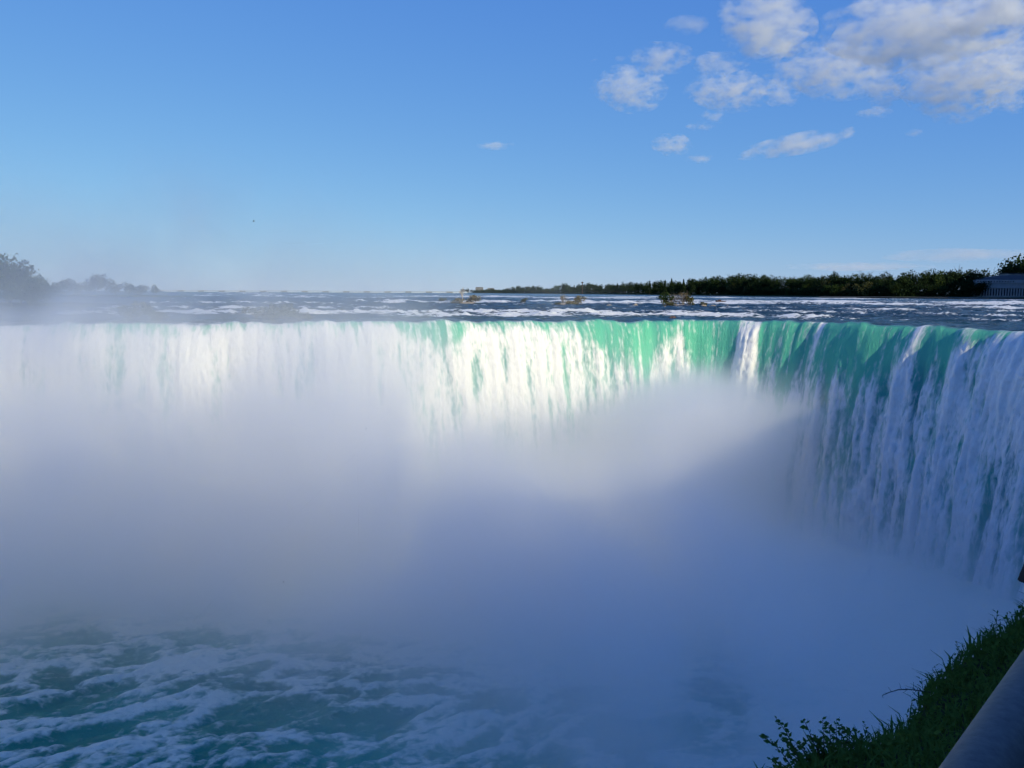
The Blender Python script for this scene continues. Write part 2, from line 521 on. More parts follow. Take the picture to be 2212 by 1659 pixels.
# fan the columns gently so that far water spreads to both sides
X = Cr[None, :, 0] - Nr[None, :, 0] * s_rows[:, None]
Y = Cr[None, :, 1] - Nr[None, :, 1] * s_rows[:, None]
S = np.repeat(s_rows[:, None], len(Cr), 1)
led = np.zeros_like(S)
for s0, w0, st, lo, hi, ph in [(26,8,1.15,900,1720,0.),(46,8,1.0,0,1500,1.),(62,6,.55,1500,2300,2.),(34,4,.55,1900,2600,2.6),(84,9,.6,0,1000,3.),(100,7,.55,1500,2500,4.),
                               (128,10,.7,1700,2400,5.),(160,9,.95,1050,1700,6.),(190,8,.95,1040,1750,7.),(215,14,.8,1480,1850,8.),
                               (250,20,.75,1500,1800,9.),(150,10,.6,0,900,10.),(320,25,.7,900,1600,11.),(420,30,.75,0,1700,12.),(600,45,.6,300,1500,13.),
                               (850,60,.6,0,1100,14.),(1200,80,.6,0,1100,15.)]:
    lat = fbm(Ur / 30, ph * 3.1, ph, 3)
    k = sstep(lo - 60, lo + 60, PXr) * (1 - sstep(hi - 60, hi + 60, PXr))
    c0 = s0 * (1 + 0.16 * lat)[None, :]
    br = 0.55 + 1.6 * fbm(Ur / 9, ph * 1.7, 2 + ph, 3)
    led = np.maximum(led, st * np.clip(k * br * 1.3, 0, 1.1)[None, :] * np.exp(-((S - c0) / w0)**2))
wv = wave(X, Y, S)
Zw = river_level(S) + wv * np.clip(1.0 - S / 2500, 0.1, 1) + led * (0.35 + 2.2 * np.abs(fbm(X / 4, Y / 3, 1.0, 4, 0.6)))
dab = fbm(X / 10, Y / 4, 6.0, 5, 0.62)
foam_r = -0.02 + led * (0.95 + 1.3 * fbm(X / 7, Y / 3, 3.0, 4, 0.6)) + np.maximum(0, dab) * 0.95 * (1 + 0.6 * fbm(X / 60, Y / 60, 1.0, 2)) + 0.25 * np.maximum(wv - 0.25, 0)
foam_r = foam_r * np.where(S > 1500, 0.6, 1.0)
green_r = np.clip(0.55 - S / 60, 0, 1)
river_me = grid_mesh('river', np.stack([X, Y, Zw], -1), M_river, True, dict(foam=foam_r, green=green_r), flip=True)
river = tag(obj('river', river_me), 'dark blue river with white rapids above the falls', 'river', kind='structure')

# ---- plunge pool
xs = np.concatenate([np.linspace(-420, -165, 40), np.arange(-163, 100, 0.75), np.linspace(102, 150, 12)])
ys = np.concatenate([np.linspace(-260, 64, 40), np.arange(66, 190, 0.75), np.linspace(192, 290, 20)])
X, Y = np.meshgrid(xs, ys)
fa = R(24)                                   # the drift of the foam lines across the pool
A = X * math.cos(fa) + Y * math.sin(fa); B = -X * math.sin(fa) + Y * math.cos(fa)
wx = A + 9 * fbm(A / 30, B / 22, 1.0, 3); wy = B + 9 * fbm(A / 30, B / 22, 6.0, 3)
ridge = 1 - np.abs(fbm(wx / 17, wy / 8, 3.0, 5, 0.6)) * 5.0
ridge2 = 1 - np.abs(fbm(wx / 6, wy / 3.2, 8.0, 4, 0.62)) * 4.6
blot = fbm(wx / 40, wy / 15, 2.0, 4)
near_fall = np.array([0.0])
foam_p = 0.12 + 0.72 * np.maximum(ridge, 0)**1.4 + 0.24 * np.maximum(ridge2, 0)**1.3 + 1.0 * np.maximum(blot - 0.02, 0) + 0.7 * sstep(120, 165, Y + 0.25 * X)
foam_p = foam_p - 0.35 * np.exp(-(((X + 18) / 34)**2 + ((Y - 96) / 12)**2))
Zp = -52 + 0.55 * np.maximum(ridge, -0.5) + 1.5 * fbm(wx / 14, wy / 8, 7.0, 4) + 0.3 * ridge2
pool_me = grid_mesh('plunge_pool', np.stack([X, Y, Zp], -1), M_pool, True, dict(foam=foam_p, green=np.clip(0.4 + 1.5 * fbm(X / 30, Y / 20, 4.0, 3), 0, 1)))
pool = tag(obj('plunge_pool', pool_me), 'teal churning pool streaked with white foam below the falls', 'pool', kind='structure')

# ------------------------------------------------------------------ mist standing in the gorge
#        centre            radii          density
PLUMES = [((-125,166,-46), (80, 34, 26), 1.0),
          (( -38,182,-47), (64, 36, 25), 1.2),
          ((  34,190,-50), (38, 34, 20), 1.6),
          ((  48,206,-25), (19, 15, 10), 3.2),
          ((  76,146,-58), (26, 38, 10), 0.8),
          ((  48, 98,-55), (42, 44, 17), 2.0),
          ((  18,150,-53), (56, 32, 16), 1.2),
          (( -98,188, -2), (82, 45, 30), 0.25),
          (( -12,160,-36), (28, 24, 20), 0.7),
          ((-115,168,-22), (85, 34, 28), 0.75)]
MIST_MIN, MIST_MAX, VOX = (-240, 40, -53), (150, 290, 45), 2.8
MIST_DENS = 0.058
mm, nt, out = new_mat('spray_mist')
pv = nt.nodes.new('ShaderNodeVolumeScatter')
pv.inputs['Color'].default_value = (0.996, 0.996, 0.945, 1)
pv.inputs['Anisotropy'].default_value = 0.55
nt.links.new(mth(nt, 'MULTIPLY', attr(nt, 'density'), MIST_DENS), pv.inputs['Density'])
nt.links.new(pv.outputs[0], out.inputs['Volume'])
mm.cycles.volume_step_rate = 2.4
gt = bpy.data.node_groups.new('spray_field', 'GeometryNodeTree')
gt.interface.new_socket('Geometry', in_out='OUTPUT', socket_type='NodeSocketGeometry')
go = gt.nodes.new('NodeGroupOutput')
P = gt.nodes.new('GeometryNodeInputPosition').outputs[0]
tot = None
for c, r, a in PLUMES:
    q = vmth(gt, 'MULTIPLY', vmth(gt, 'SUBTRACT', P, c), tuple(1 / k for k in r))
    g = mth(gt, 'MULTIPLY', mth(gt, 'EXPONENT', mth(gt, 'MULTIPLY', vmth(gt, 'DOT_PRODUCT', q, q), -1.0)), a)
    tot = g if tot is None else mth(gt, 'ADD', tot, g)
nz = mth(gt, 'ADD', mth(gt, 'MULTIPLY', noise(gt, P, 0.030, 4, 0.6, 0.8), 0.72), mth(gt, 'MULTIPLY', noise(gt, P, 0.085, 3, 0.6, 0.5), 0.28))
# soft veil plus denser billows whose rims are torn by the noise
veil = mth(gt, 'MULTIPLY', tot, mrange(gt, nz, 0.405, 0.605, 0.12, 1.7))
bil = mth(gt, 'ADD', mth(gt, 'MINIMUM', tot, 1.3), mth(gt, 'MULTIPLY', mth(gt, 'SUBTRACT', nz, 0.5), 3.6))
bil = mth(gt, 'MULTIPLY', mth(gt, 'MULTIPLY', mrange(gt, bil, 0.62, 1.15, 0.0, 1.0, True), 0.75), mrange(gt, tot, 0.22, 0.5))
tot = mth(gt, 'MAXIMUM', mth(gt, 'SUBTRACT', mth(gt, 'ADD', veil, bil), 0.05), 0.0)
vc = gt.nodes.new('GeometryNodeVolumeCube')
gt.links.new(tot, vc.inputs['Density'])
vc.inputs['Min'].default_value = MIST_MIN
vc.inputs['Max'].default_value = MIST_MAX
for k, ax in enumerate('XYZ'):
    vc.inputs['Resolution ' + ax].default_value = int((MIST_MAX[k] - MIST_MIN[k]) / VOX)
sm = gt.nodes.new('GeometryNodeSetMaterial')
sm.inputs['Material'].default_value = mm
gt.links.new(vc.outputs[0], sm.inputs[0])
gt.links.new(sm.outputs[0], go.inputs[0])
mb = MB()
mb.box((-45, 165, -4), (390, 250, 98))
mist = tag(obj('mist', mb.mesh('mist', mm)), 'white spray mist hanging in the gorge below the falls', 'mist', kind='stuff')
md = mist.modifiers.new('spray', 'NODES')
md.node_group = gt

# ================================================================== LAND
RA = Vector((0.664, 0.748, 0)); RB = Vector((-0.748, 0.664, 0))       # along the railing / out over the gorge
def ab(a, b, z=0.0):
    p = RA * a + RB * b
    return Vector((p.x, p.y, z))

TAN = math.tan(R(SUN_ELEV))
shore = [(*ab(-400, 0).xy, 'g'), (*ab(-150, 0).xy, 'g'), (*ab(-50, 0).xy, 'g'), (*ab(-12, 0).xy, 'g'), (*ab(0, 0).xy, 'g'), (*ab(20, 0).xy, 'g'),
         (*ab(60, 0).xy, 'g'), (*ab(100, 0).xy, 'g'), (*ab(140, 0).xy, 'g'), (*ab(158, -3).xy, 's'),
         (124, 128, 's'), (150, 185, 's'), (200, 290, 's'), (275, 430, 's'), (375, 590, 's'), (462, 715, 's'), (446, 728, 's'), (405, 733, 's'),
         (345, 765, 's'), (312, 840, 's'), (270, 1000, 's'), (206, 1300, 's'), (86, 1700, 's'), (-55, 2200, 's'), (-130, 2600, 's'), (-140, 3400, 's'), (-900, 7000, 's')]
SP = np.array([p[:2] for p in shore])
kinds = [p[2] for p in shore]
ST = np.gradient(SP, axis=0); ST /= np.linalg.norm(ST, axis=1, keepdims=True)
INL = np.stack([ST[:, 1], -ST[:, 0]], 1)
INL[15] = Vector((0.9, 0.25)).normalized(); INL[16] = Vector((0.55, 0.83)).normalized()
drow = [0, 0.6, 3, 10, 40, 120, 400, 2500]
hs_ = [-2.0, 0.7, 1.0, 1.4, 1.8, 2.4, 3, 3]
hg_ = [-54, 5.45, 5.5, 5.5, 5.6, 5.7, 6, 6]
L = np.zeros((len(drow), len(SP), 3))
for j in range(len(SP)):
    wz = water_z(*SP[j]) if kinds[j] == 's' else 0
    for i, d in enumerate(drow):
        q = SP[j] + INL[j] * d
        L[i, j] = (*q, (wz + hs_[i]) if kinds[j] == 's' else hg_[i])
land = tag(obj('shore_land', grid_mesh('shore_land', L, M_land, False)), 'green land along the right bank of the river', 'land', kind='structure')

# unseen escarpment behind the bank; crest heights shaped to shade gorge and powerhouse
ps, ss = Vector((to_sun.y, -to_sun.x)).normalized() * -1, Vector((to_sun.x, to_sun.y)).normalized()
# (t across the sun, distance towards the sun, height of the shadow edge where s = 0)
SHADE_RIDGE = [(-400,150,6),(-60,150,68),(0,150,70),(30,150,60),(60,150,50),(85,150,36),(110,150,21),(140,150,14),(170,150,20.5),(182,150,22.5),(208,150,24),(222,150,28),(244,150,20),(300,140,20),
         (400,100,26),(500,40,34),(600,-40,50),(680,-95,88),(760,-130,130),(836,-150,142),(880,-158,142),(915,-162,125)]
HP = []
for off, k in ((-46, 0.0), (-34, 0.45), (-16, 0.9), (0, 1.0), (30, 0.97), (120, 0.9), (400, 0.8)):
    row = []
    for t, s_, h0 in SHADE_RIDGE:
        h = h0 + TAN * s_
        q = ps * t + ss * (s_ + off)
        row.append((q.x, q.y, 5.2 + (h - 5.2) * k + (fbm(t / 60, off / 50, 3.0, 2) * 4 if 0 < k < 1 else 0)))
    HP.append(row)
hill = tag(obj('shade_escarpment', grid_mesh('shade_escarpment', np.array(HP), M_land, True)), 'unseen high hill behind the bank, shaped to shade the gorge', 'hill', kind='structure')

# bushes and tree crowns clothing the part of the escarpment nearest the wood
HPn = np.array(HP)
rh = np.random.default_rng(23)
js = [j for j, r_ in enumerate(SHADE_RIDGE) if r_[0] >= 400]
QW = []
for j in js[:-1]:
    for i in range(5):
        n_ = 1500
        fu, fv = rh.random((n_, 1)), rh.random((n_, 1))
        q_ = (HPn[i, j] * (1 - fu) + HPn[i, j + 1] * fu) * (1 - fv) + (HPn[i + 1, j] * (1 - fu) + HPn[i + 1, j + 1] * fu) * fv
        lump = np.abs(fbm(q_[:, 0] / 9, q_[:, 1] / 9, 2.0, 3)) * 16
        q_[:, 2] += lump * rh.random(n_)
        QW.append(q_)
QW = np.concatenate(QW)

# promenade behind the railing
mb = MB()
mb.add([ab(-60, 0.12, z) for z in (5.3, 5.9)] + [ab(120, 0.12, z) for z in (5.3, 5.9)] + [ab(120, -14, z) for z in (5.3, 5.9)] + [ab(-60, -14, z) for z in (5.3, 5.9)],
       [(1,3,5,7), (0,2,3,1), (2,4,5,3), (4,6,7,5), (6,0,1,7)])
tag(obj('promenade', mb.mesh('promenade', M_pave)), 'pale stone promenade along the gorge rim', 'pavement', kind='structure')

# overgrown bank between railing and drop, its rim read off the photograph and laid at its real height
rim_px = [(1600,1750),(1690,1690),(1800,1650),(1900,1622),(1965,1570),(1995,1525),(2050,1462),(2100,1425),(2150,1385),(2212,1345)]
rim = []
for x, y in rim_px:
    q = on_z(x, y, 5.05)
    rim.append((q.x * RA.x + q.y * RA.y, q.x * RB.x + q.y * RB.y))
rim_a = [-30, 0] + [r[0] for r in rim] + [12, 40]
rim_b = [2.2, 2.3] + [r[1] for r in rim] + [1.5, 1.3]
o_ = np.argsort(rim_a)
rim_a, rim_b = np.array(rim_a)[o_], np.array(rim_b)[o_]
def rim_at(a): return np.interp(a, rim_a, rim_b)
aa = np.concatenate([np.linspace(-30, 1.5, 30), np.arange(1.6, 12, 0.07), np.linspace(12.2, 40, 40)])
cc = np.concatenate([np.linspace(0, 1, 34), [1.02, 1.05, 1.09, 1.15, 1.25, 1.4, 1.7, 2.2, 3.0]])
BP = np.zeros((len(cc), len(aa), 3))
def bank_z(a, c):
    return 5.62 - 0.57 * c**1.3 + 0.07 * fbm(np.asarray(a) * 1.7, np.asarray(c) * 3, 1.0, 3)
for i, c in enumerate(cc):
    b = 0.14 + (rim_at(aa) - 0.14) * min(c, 1) + max(c - 1, 0) * 0.75 + (0.10 * fbm(aa * 2.3, c * 4.0, 5.0, 3) if c > 0.3 else 0)
    z = bank_z(aa, min(c, 1.0)) - (0 if c <= 1 else 58.5 * ((c - 1) / 2)**0.8)
    BP[i, :, 0] = RA.x * aa + RB.x * b
    BP[i, :, 1] = RA.y * aa + RB.y * b
    BP[i, :, 2] = z
bank = tag(obj('bank', grid_mesh('bank', BP, M_soil, True)), 'steep overgrown bank beyond the railing', 'bank', kind='structure')

# ================================================================== foliage builders
def leaf_quads(c, n, size, rnd, flat=0.0):
    """n leaf quads with centres c (n,3)."""
    nrm = rnd.normal(size=(n, 3)); nrm[:, 2] += flat
    nrm /= np.linalg.norm(nrm, axis=1, keepdims=True)
    t = np.cross(nrm, rnd.normal(size=(n, 3))); t /= np.linalg.norm(t, axis=1, keepdims=True)
    b = np.cross(nrm, t)
    s = (size * (0.6 + 0.8 * rnd.random((n, 1))))
    return np.stack([c - t * s, c - b * s * 0.6, c + t * s, c + b * s * 0.6], 1)

def crown_mesh(name, mat, seed, n=1000, w=0.38, z0=0.16, lobes=11, size=0.03, airy=0.0, conifer=False):
    rnd = np.random.default_rng(seed)
    if conifer:
        h = rnd.random(n)**0.8
        tier = 0.75 + 0.35 * np.abs(np.sin(h * 22 + rnd.random(n) * 0.6))
        rr = w * (1 - h) * tier * (0.55 + 0.45 * rnd.random(n)) + 0.008
        an = rnd.random(n) * 6.283
        c = np.stack([np.cos(an) * rr, np.sin(an) * rr, z0 + (1 - z0) * h], 1)
        return quads_mesh(name, leaf_quads(c, n, size, rnd, 0.6), mat)
    lc = rnd.normal(size=(lobes, 3)); lc /= np.linalg.norm(lc, axis=1, keepdims=True)
    lc *= (rnd.random((lobes, 1))**0.5) * 0.72
    hz = (1 - z0) / 2
    lr = 0.30 + 0.22 * rnd.random(lobes) - 0.1 * airy
    pick = rnd.integers(0, lobes, n)
    d = rnd.normal(size=(n, 3)); d /= np.linalg.norm(d, axis=1, keepdims=True)
    rad = lr[pick] * (0.55 + 0.5 * rnd.random(n))
    c = lc[pick] + d * rad[:, None]
    keep = fbm(c[:, 0] * 3.5, c[:, 1] * 3.5, c[:, 2] * 3.5, 2) > (-0.30 + 0.32 * airy)
    c = c[keep]
    c = c * np.array([w, w, hz]) + np.array([0, 0, z0 + hz])
    return quads_mesh(name, leaf_quads(c, len(c), size, rnd), mat)

def trunk_mesh(name, mat, seed, z1=0.75, r=0.018, limbs=5, w=0.3, z0=0.25):
    rd = random.Random(seed)
    mb = MB()
    x = y = 0.0
    sp = []
    for i in range(6):
        sp.append((x, y, -0.03 + (z1 + 0.03) * i / 5))
        x += rd.uniform(-.012, .012); y += rd.uniform(-.012, .012)
    mb.tube(sp, [r * (1 - 0.15 * i) for i in range(6)], 5)
    for k in range(limbs):
        h = z0 + (z1 - z0) * (k + 0.3) / limbs
        an = rd.random() * 6.283
        q = Vector((0, 0, h))
        dr = Vector((math.cos(an), math.sin(an), rd.uniform(0.5, 1.2))).normalized()
        ln = w * rd.uniform(0.6, 1.0)
        mb.tube([q, q + dr * ln * 0.5, q + dr * ln + Vector((0, 0, 0.03))], [r * 0.5, r * 0.35, r * 0.12], 4)
    return mb.mesh(name, mat)

TREES = {
    'round': [(crown_mesh('crown', M_leaf_d, 20 + k, 1300, 0.36 + 0.05 * k, 0.10, 12, 0.030), trunk_mesh('trunk', M_bark, 30 + k)) for k in range(3)],
    'green': [(crown_mesh('crown', M_leaf, 40 + k, 1200, 0.38 + 0.05 * k, 0.08, 10, 0.031), trunk_mesh('trunk', M_bark, 50 + k)) for k in range(3)],
    'airy': [(crown_mesh('crown', M_leaf, 60 + k, 800, 0.33, 0.22, 13, 0.022, 0.9), trunk_mesh('trunk', M_bark, 70 + k, 0.9, 0.016, 9, 0.28)) for k in range(2)],
    'olive': [(crown_mesh('crown', M_leaf_o, 80 + k, 1200, 0.45, 0.04, 10, 0.034), trunk_mesh('trunk', M_bark, 90 + k, 0.6)) for k in range(2)],
    'conifer': [(crown_mesh('crown', M_leaf_d, 100 + k, 900, 0.20 + 0.04 * k, 0.06, size=0.030, conifer=True), trunk_mesh('trunk', M_bark, 110 + k, 0.95, 0.013, 0)) for k in range(2)],
}
def tree(kind, loc, h, wfac, label, group, name=None, rnd=random):
    me = TREES[kind][rnd.randrange(len(TREES[kind]))]
    if kind != 'conifer': h *= 1.16                      # crowns end a little below their unit height
    t = empty(name or ('conifer_tree' if kind == 'conifer' else 'broadleaf_tree'), loc, rnd.random() * 6.28, (h * wfac, h * wfac, h))
    tag(t, label, 'tree', group)
    obj('crown', me[0], None, t)
    obj('trunk', me[1], None, t)
    return t

def branches(mb, p, d, ln, r, depth, rd, spread=0.6, n=3, sides=4):
    q = p + d * ln * 0.5 + Vector((rd.uniform(-1, 1), rd.uniform(-1, 1), rd.uniform(-.5, .5))) * ln * 0.06
    e = p + d * ln
    mb.tube([p, q, e], [r, r * 0.8, r * 0.6], sides, False)
    if depth == 0: return
    for k in range(n):
        v = (d + Vector((rd.uniform(-1, 1), rd.uniform(-1, 1), rd.uniform(-0.4, 0.9))) * spread).normalized()
        s = p.lerp(e, rd.uniform(0.55, 1.0))
        branches(mb, s, v, ln * rd.uniform(0.55, 0.8), r * 0.55, depth - 1, rd, spread, n, max(3, sides - 1))

def bare_mesh(name, mat, seed, stems=1, h=0.4, r=0.02, depth=3, spread=0.6, n=3):
    rd = random.Random(seed)
    mb = MB()
    for k in range(stems):
        an = rd.random() * 6.283
        lean = 0.12 if stems == 1 else 0.55
        d = Vector((math.cos(an) * lean * rd.random(), math.sin(an) * lean * rd.random(), 1)).normalized()
        branches(mb, Vector((math.cos(an) * 0.05 * (stems > 1), math.sin(an) * 0.05 * (stems > 1), -0.03)), d, h * rd.uniform(0.8, 1.1), r, depth, rd, spread, n)
    return mb.mesh(name, mat)

SHRUB_CROWNS = {k: [crown_mesh('foliage', m, 200 + 7 * j + i, 900, 0.55, -0.02, 9, 0.045, 0.25) for i in range(2)]
                for j, (k, m) in enumerate((('green', M_leaf), ('olive', M_leaf_o), ('tan', M_leaf_t)))}
STEMS = bare_mesh('stems', M_twig, 5, 6, 0.3, 0.012, 2)
BARE_SHRUB = bare_mesh('stems', M_twig, 8, 9, 0.34, 0.012, 3, 0.75, 4)
DEAD_TREE = bare_mesh('trunk', M_deadwood, 12, 1, 0.42, 0.03, 3, 0.55, 4)
def shrub(kind, loc, w, h, label, group=None):
    t = empty('shrub', loc, random.random() * 6.28, (w, w, h))
    tag(t, label, 'shrub', group)
    if kind == 'bare':
        obj('stems', BARE_SHRUB, None, t)
    else:
        obj('foliage', SHRUB_CROWNS[kind][random.randrange(2)], None, t)
        obj('stems', STEMS, None, t)
    return t

tag(obj('hillside_wood', quads_mesh('hillside_wood', leaf_quads(QW, len(QW), 1.5, rh), M_leaf_d)), 'dense dark bushes covering the hill', 'wood', kind='stuff')

# ================================================================== FOREST on the far right bank
sky_x = [1040,1078,1100,1118,1140,1186,1210,1233,1275,1301,1335,1380,1423,1457,1491,1518,1579,1626,1680,1735,1762,1823,1870,1938,1985,2033,2087,2130]
sky_y = [634, 632, 627, 623, 622, 627, 618, 620, 618, 621, 617, 615, 614, 613, 610, 608, 603, 602, 605, 605, 602, 598, 600, 596, 594, 589, 588, 590]
hor = lambda x: 632.6 + 0.0047 * x
SH2 = np.array([(440,738),(405,743),(348,775),(316,850),(275,1010),(211,1310),(91,1710),(-50,2210),(-120,2600)])
rd = random.Random(4)
nfor = 0
u2, line = resample(SH2.astype(float), 1.0)
pos_u = 0.0
spots = []
while pos_u < u2[-1]:
    p = line[min(int(pos_u), len(line) - 1)]
    dist = math.hypot(*p)
    spots.append(p)
    pos_u += 5.5 + max(0, dist - 760) * 0.011
nl = {'round': 'dark rounded tree', 'green': 'mid green tree', 'airy': 'thin-crowned tree', 'olive': 'low olive tree', 'conifer': 'dark pointed conifer'}
def zone(x):
    for lim, t in ((1150, 'in the wood nearest the grey blocks'), (1290, 'in the wood behind the tan islet'), (1400, 'in the wood left of the spruces'),
                   (1510, 'in the wood behind the bushy islet'), (1600, 'in the wood behind the stranded hulk'), (1750, 'in the wood just right of the stranded hulk'),
                   (1900, 'in the middle of the right-hand wood'), (2020, 'in the tall part of the right-hand wood'), (9999, 'in the wood next to the powerhouse')):
        if x < lim: return t
for i, p in enumerate(spots):
    for row in range(3 if i % 2 == 0 else 2):
        dv = Vector((p[0] * 0 + 0.35, 1.0)).normalized()
        back = (2 + rd.uniform(0, 6)) if row == 0 else row * 16 + rd.uniform(-6, 10)
        q = Vector(p) + dv * back + Vector((rd.uniform(-4, 4), 0))
        pxx = CX + F_PX * q.x / q.y
        if pxx > 2118 and q.y < 800: continue
        top = np.interp(pxx, sky_x, sky_y)
        z0 = water_z(q.x, q.y) + 1.0
        hmax = (hor(pxx) - top) * q.y / F_PX + CAM_Z - z0
        if row == 0:
            kind = rd.choice(['olive', 'green', 'round', 'olive'] if 1560 < pxx < 1900 else ['green', 'round', 'round'])
            h = hmax * rd.uniform(0.42, 0.68)
            wf = rd.uniform(0.95, 1.3)
        else:
            kind = rd.choice(['round', 'round', 'round', 'green', 'airy', 'conifer' if pxx < 1560 else 'round'])
            h = hmax * (rd.uniform(0.80, 1.04) if row == 1 else rd.uniform(0.84, 1.08))
            wf = rd.uniform(0.8, 1.15)
        lb = nl[kind] + (' by the water ' if row == 0 else ' ') + zone(pxx)
        tree(kind, (q.x, q.y, z0 - 0.3), max(h, 3), wf, lb, 'trees of the right-hand wood: ' + lb, rnd=rd)
        nfor += 1
# the thicket under the trees reads as one dark mass
UG = []
rug = np.random.default_rng(17)
for k_ in range(0, len(line), 1):
    p_ = line[k_]
    if CX + F_PX * p_[0] / p_[1] > 2092: continue
    dd_ = math.hypot(*p_)
    n_ = 100 if dd_ < 1100 else 20
    zb = water_z(*p_) + 0.4
    hh = 7.5 + 4.0 * fbm(k_ / 9, 0.5, 3.0, 2)
    UG.append(np.stack([p_[0] + 0.35 * (o__ := rug.uniform(-2, 22, n_)) + rug.uniform(-1, 1, n_), p_[1] + o__, zb + hh * rug.random(n_)], 1))
UG = np.concatenate(UG)
tag(obj('undergrowth', quads_mesh('undergrowth', leaf_quads(UG, len(UG), 0.75, rug), M_leaf_d)), 'dark thicket under the trees of the right-hand wood', 'undergrowth', kind='stuff')
# pointed spruces standing out on the skyline
for k, (x, y) in enumerate(((1403, 612), (1436, 610), (1450, 607), (1476, 609), (1495, 608))):
    Yd = 1190 - k * 15
    q = at_y(x, 640, Yd)
    z0 = water_z(q.x, q.y) + 1
    tree('conifer', (q.x, q.y, z0), (hor(x) - y) * Yd / F_PX + CAM_Z - z0, 1.0,
         ['slim pointed spruce, leftmost of the row above the wood', 'second pointed spruce from the left above the wood', 'tallest pointed spruce in the row above the wood',
          'fourth pointed spruce from the left above the wood', 'rightmost pointed spruce of the row above the wood'][k], 'spruces on the skyline', 'spruce_tree', rd)
# the big tree over the powerhouse
q = at_y(2188, 640, 800)
tree('round', (q.x, q.y, 4.5), 37, 1.05, 'tall dark tree standing behind the stone powerhouse at the right edge', None, rnd=rd)
q = at_y(2214, 640, 815)
tree('green', (q.x, q.y, 4.5), 39, 1.0, 'dark tree cut by the right edge above the powerhouse', None, rnd=rd)
q = at_y(2128, 640, 815)
tree('green', (q.x, q.y, 4.5), 27, 1.0, 'green tree just left of and behind the powerhouse roof', None, rnd=rd)
q = at_y(2158, 640, 830)
tree('airy', (q.x, q.y, 4.5), 27, 1.1, 'pale airy tree behind the powerhouse roof', None, rnd=rd)
q = at_y(2086, 640, 758)
tree('round', (q.x, q.y, 4.5), 17, 1.0, 'very dark tree against the left end wall of the powerhouse', None, rnd=rd)

# ================================================================== POWERHOUSE
py = 752.0
pl = at_y(2107, 646, py)
ph = empty('powerhouse', (pl.x, py, 4.6), R(-4))
tag(ph, 'long grey stone powerhouse with a row of tall windows at the water', 'building')
LEN, DEP = 92.0, 26.0
def pbox(name, c, s, mat, parent=ph):
    m = MB(); m.box(c, s)
    return obj(name, m.mesh(name, mat), None, parent)
pbox('plinth', (LEN/2, DEP/2 - 0.4, 0.6), (LEN + 1.2, DEP + 0.8, 3.2), M_stone)
pbox('wall', (LEN/2, DEP/2 + 0.9, 5.6), (LEN, DEP - 1.8, 7.0), M_stone)
pbox('wall', (LEN/2, DEP/2, 11.2), (LEN, DEP, 4.2), M_stone)
pbox('cornice', (LEN/2, DEP/2, 13.5), (LEN + 1.2, DEP + 1.2, 0.45), M_stone)
pbox('string_course', (LEN/2, DEP/2, 9.2), (LEN + 0.8, DEP + 0.8, 0.3), M_stone)
pbox('parapet', (LEN/2, DEP/2, 15.0), (LEN, DEP, 2.5), M_stone)
nb = 40
bw = LEN / nb
m = MB(); m.box((0, 0, 0), (bw * 0.46, 1.2, 6.8)); pier_me = m.mesh('pier', M_stone)
m = MB(); m.box((0, 0, 0), (bw * 0.54, 0.12, 6.2)); pane_me = m.mesh('window', M_glass)
m = MB()
m.box((0, 0, 0.62), (1.5, 0.3, 0.22)); m.box((0, 0, -0.62), (1.5, 0.3, 0.22)); m.box((-0.64, 0, 0), (0.22, 0.3, 1.02)); m.box((0.64, 0, 0), (0.22, 0.3, 1.02))
fr_me = m.mesh('frame', M_stone)
m = MB(); m.box((0, 0, 0), (1.06, 0.1, 1.0)); sq_me = m.mesh('attic_window', M_glass)
for k in range(nb + 1):
    obj('pier', pier_me, None, ph, (k * bw, 0.55, 5.55))
for k in range(nb):
    obj('window', pane_me, None, ph, ((k + 0.5) * bw, 1.15 - 0.32, 5.6))
    if k % 20 < 14:
        w_ = obj('attic_window', sq_me, None, ph, ((k + 0.5) * bw, -0.08, 14.95))
        obj('frame', fr_me, None, w_, (0, -0.02, 0))
m = MB()
zr = 16.3
m.add([(0.4, 0.4, zr), (LEN - .4, .4, zr), (LEN - .4, DEP - .4, zr), (.4, DEP - .4, zr), (26, DEP/2, zr + 4.2), (LEN - 26, DEP/2, zr + 4.2)],
      [(0,1,5,4), (1,2,5), (2,3,4,5), (3,0,4), (3,2,1,0)])
obj('roof', m.mesh('roof', M_roof), None, ph)
pbox('pavilion_wall', (LEN * 0.62, DEP + 10, 11.5), (34, 16, 21), M_stone)
pbox('pavilion_roof', (LEN * 0.62, DEP + 10, 22.4), (35.4, 17.4, 0.8), M_roof)

# intake weir in front of the powerhouse, with a walkway edge
wa, wb = at_y(1770, 648, 742), at_y(2360, 648, 628)
wd = (wb - wa); wl = Vector((wd.x, wd.y)).length
wr = empty('weir', (wa.x, wa.y, 0), math.atan2(wd.y, wd.x))
tag(wr, 'long low concrete weir across the water below the powerhouse', 'weir')
def wbox(name, c, s, mat):
    m = MB(); m.box(c, s); return obj(name, m.mesh(name, mat), None, wr)
wbox('wall', (wl/2, 0, 3.55), (wl, 1.6, 3.9), M_rock)
wbox('coping', (wl/2, -0.1, 5.64), (wl, 2.2, 0.28), M_conc)
m = MB(); m.box((0, 0, 0), (1.0, 0.5, 1.0)); but = m.mesh('buttress', M_rock)
for k in range(24):
    obj('buttress', but, None, wr, (wl * (k + 0.5) / 24, -1.05, 4.95))

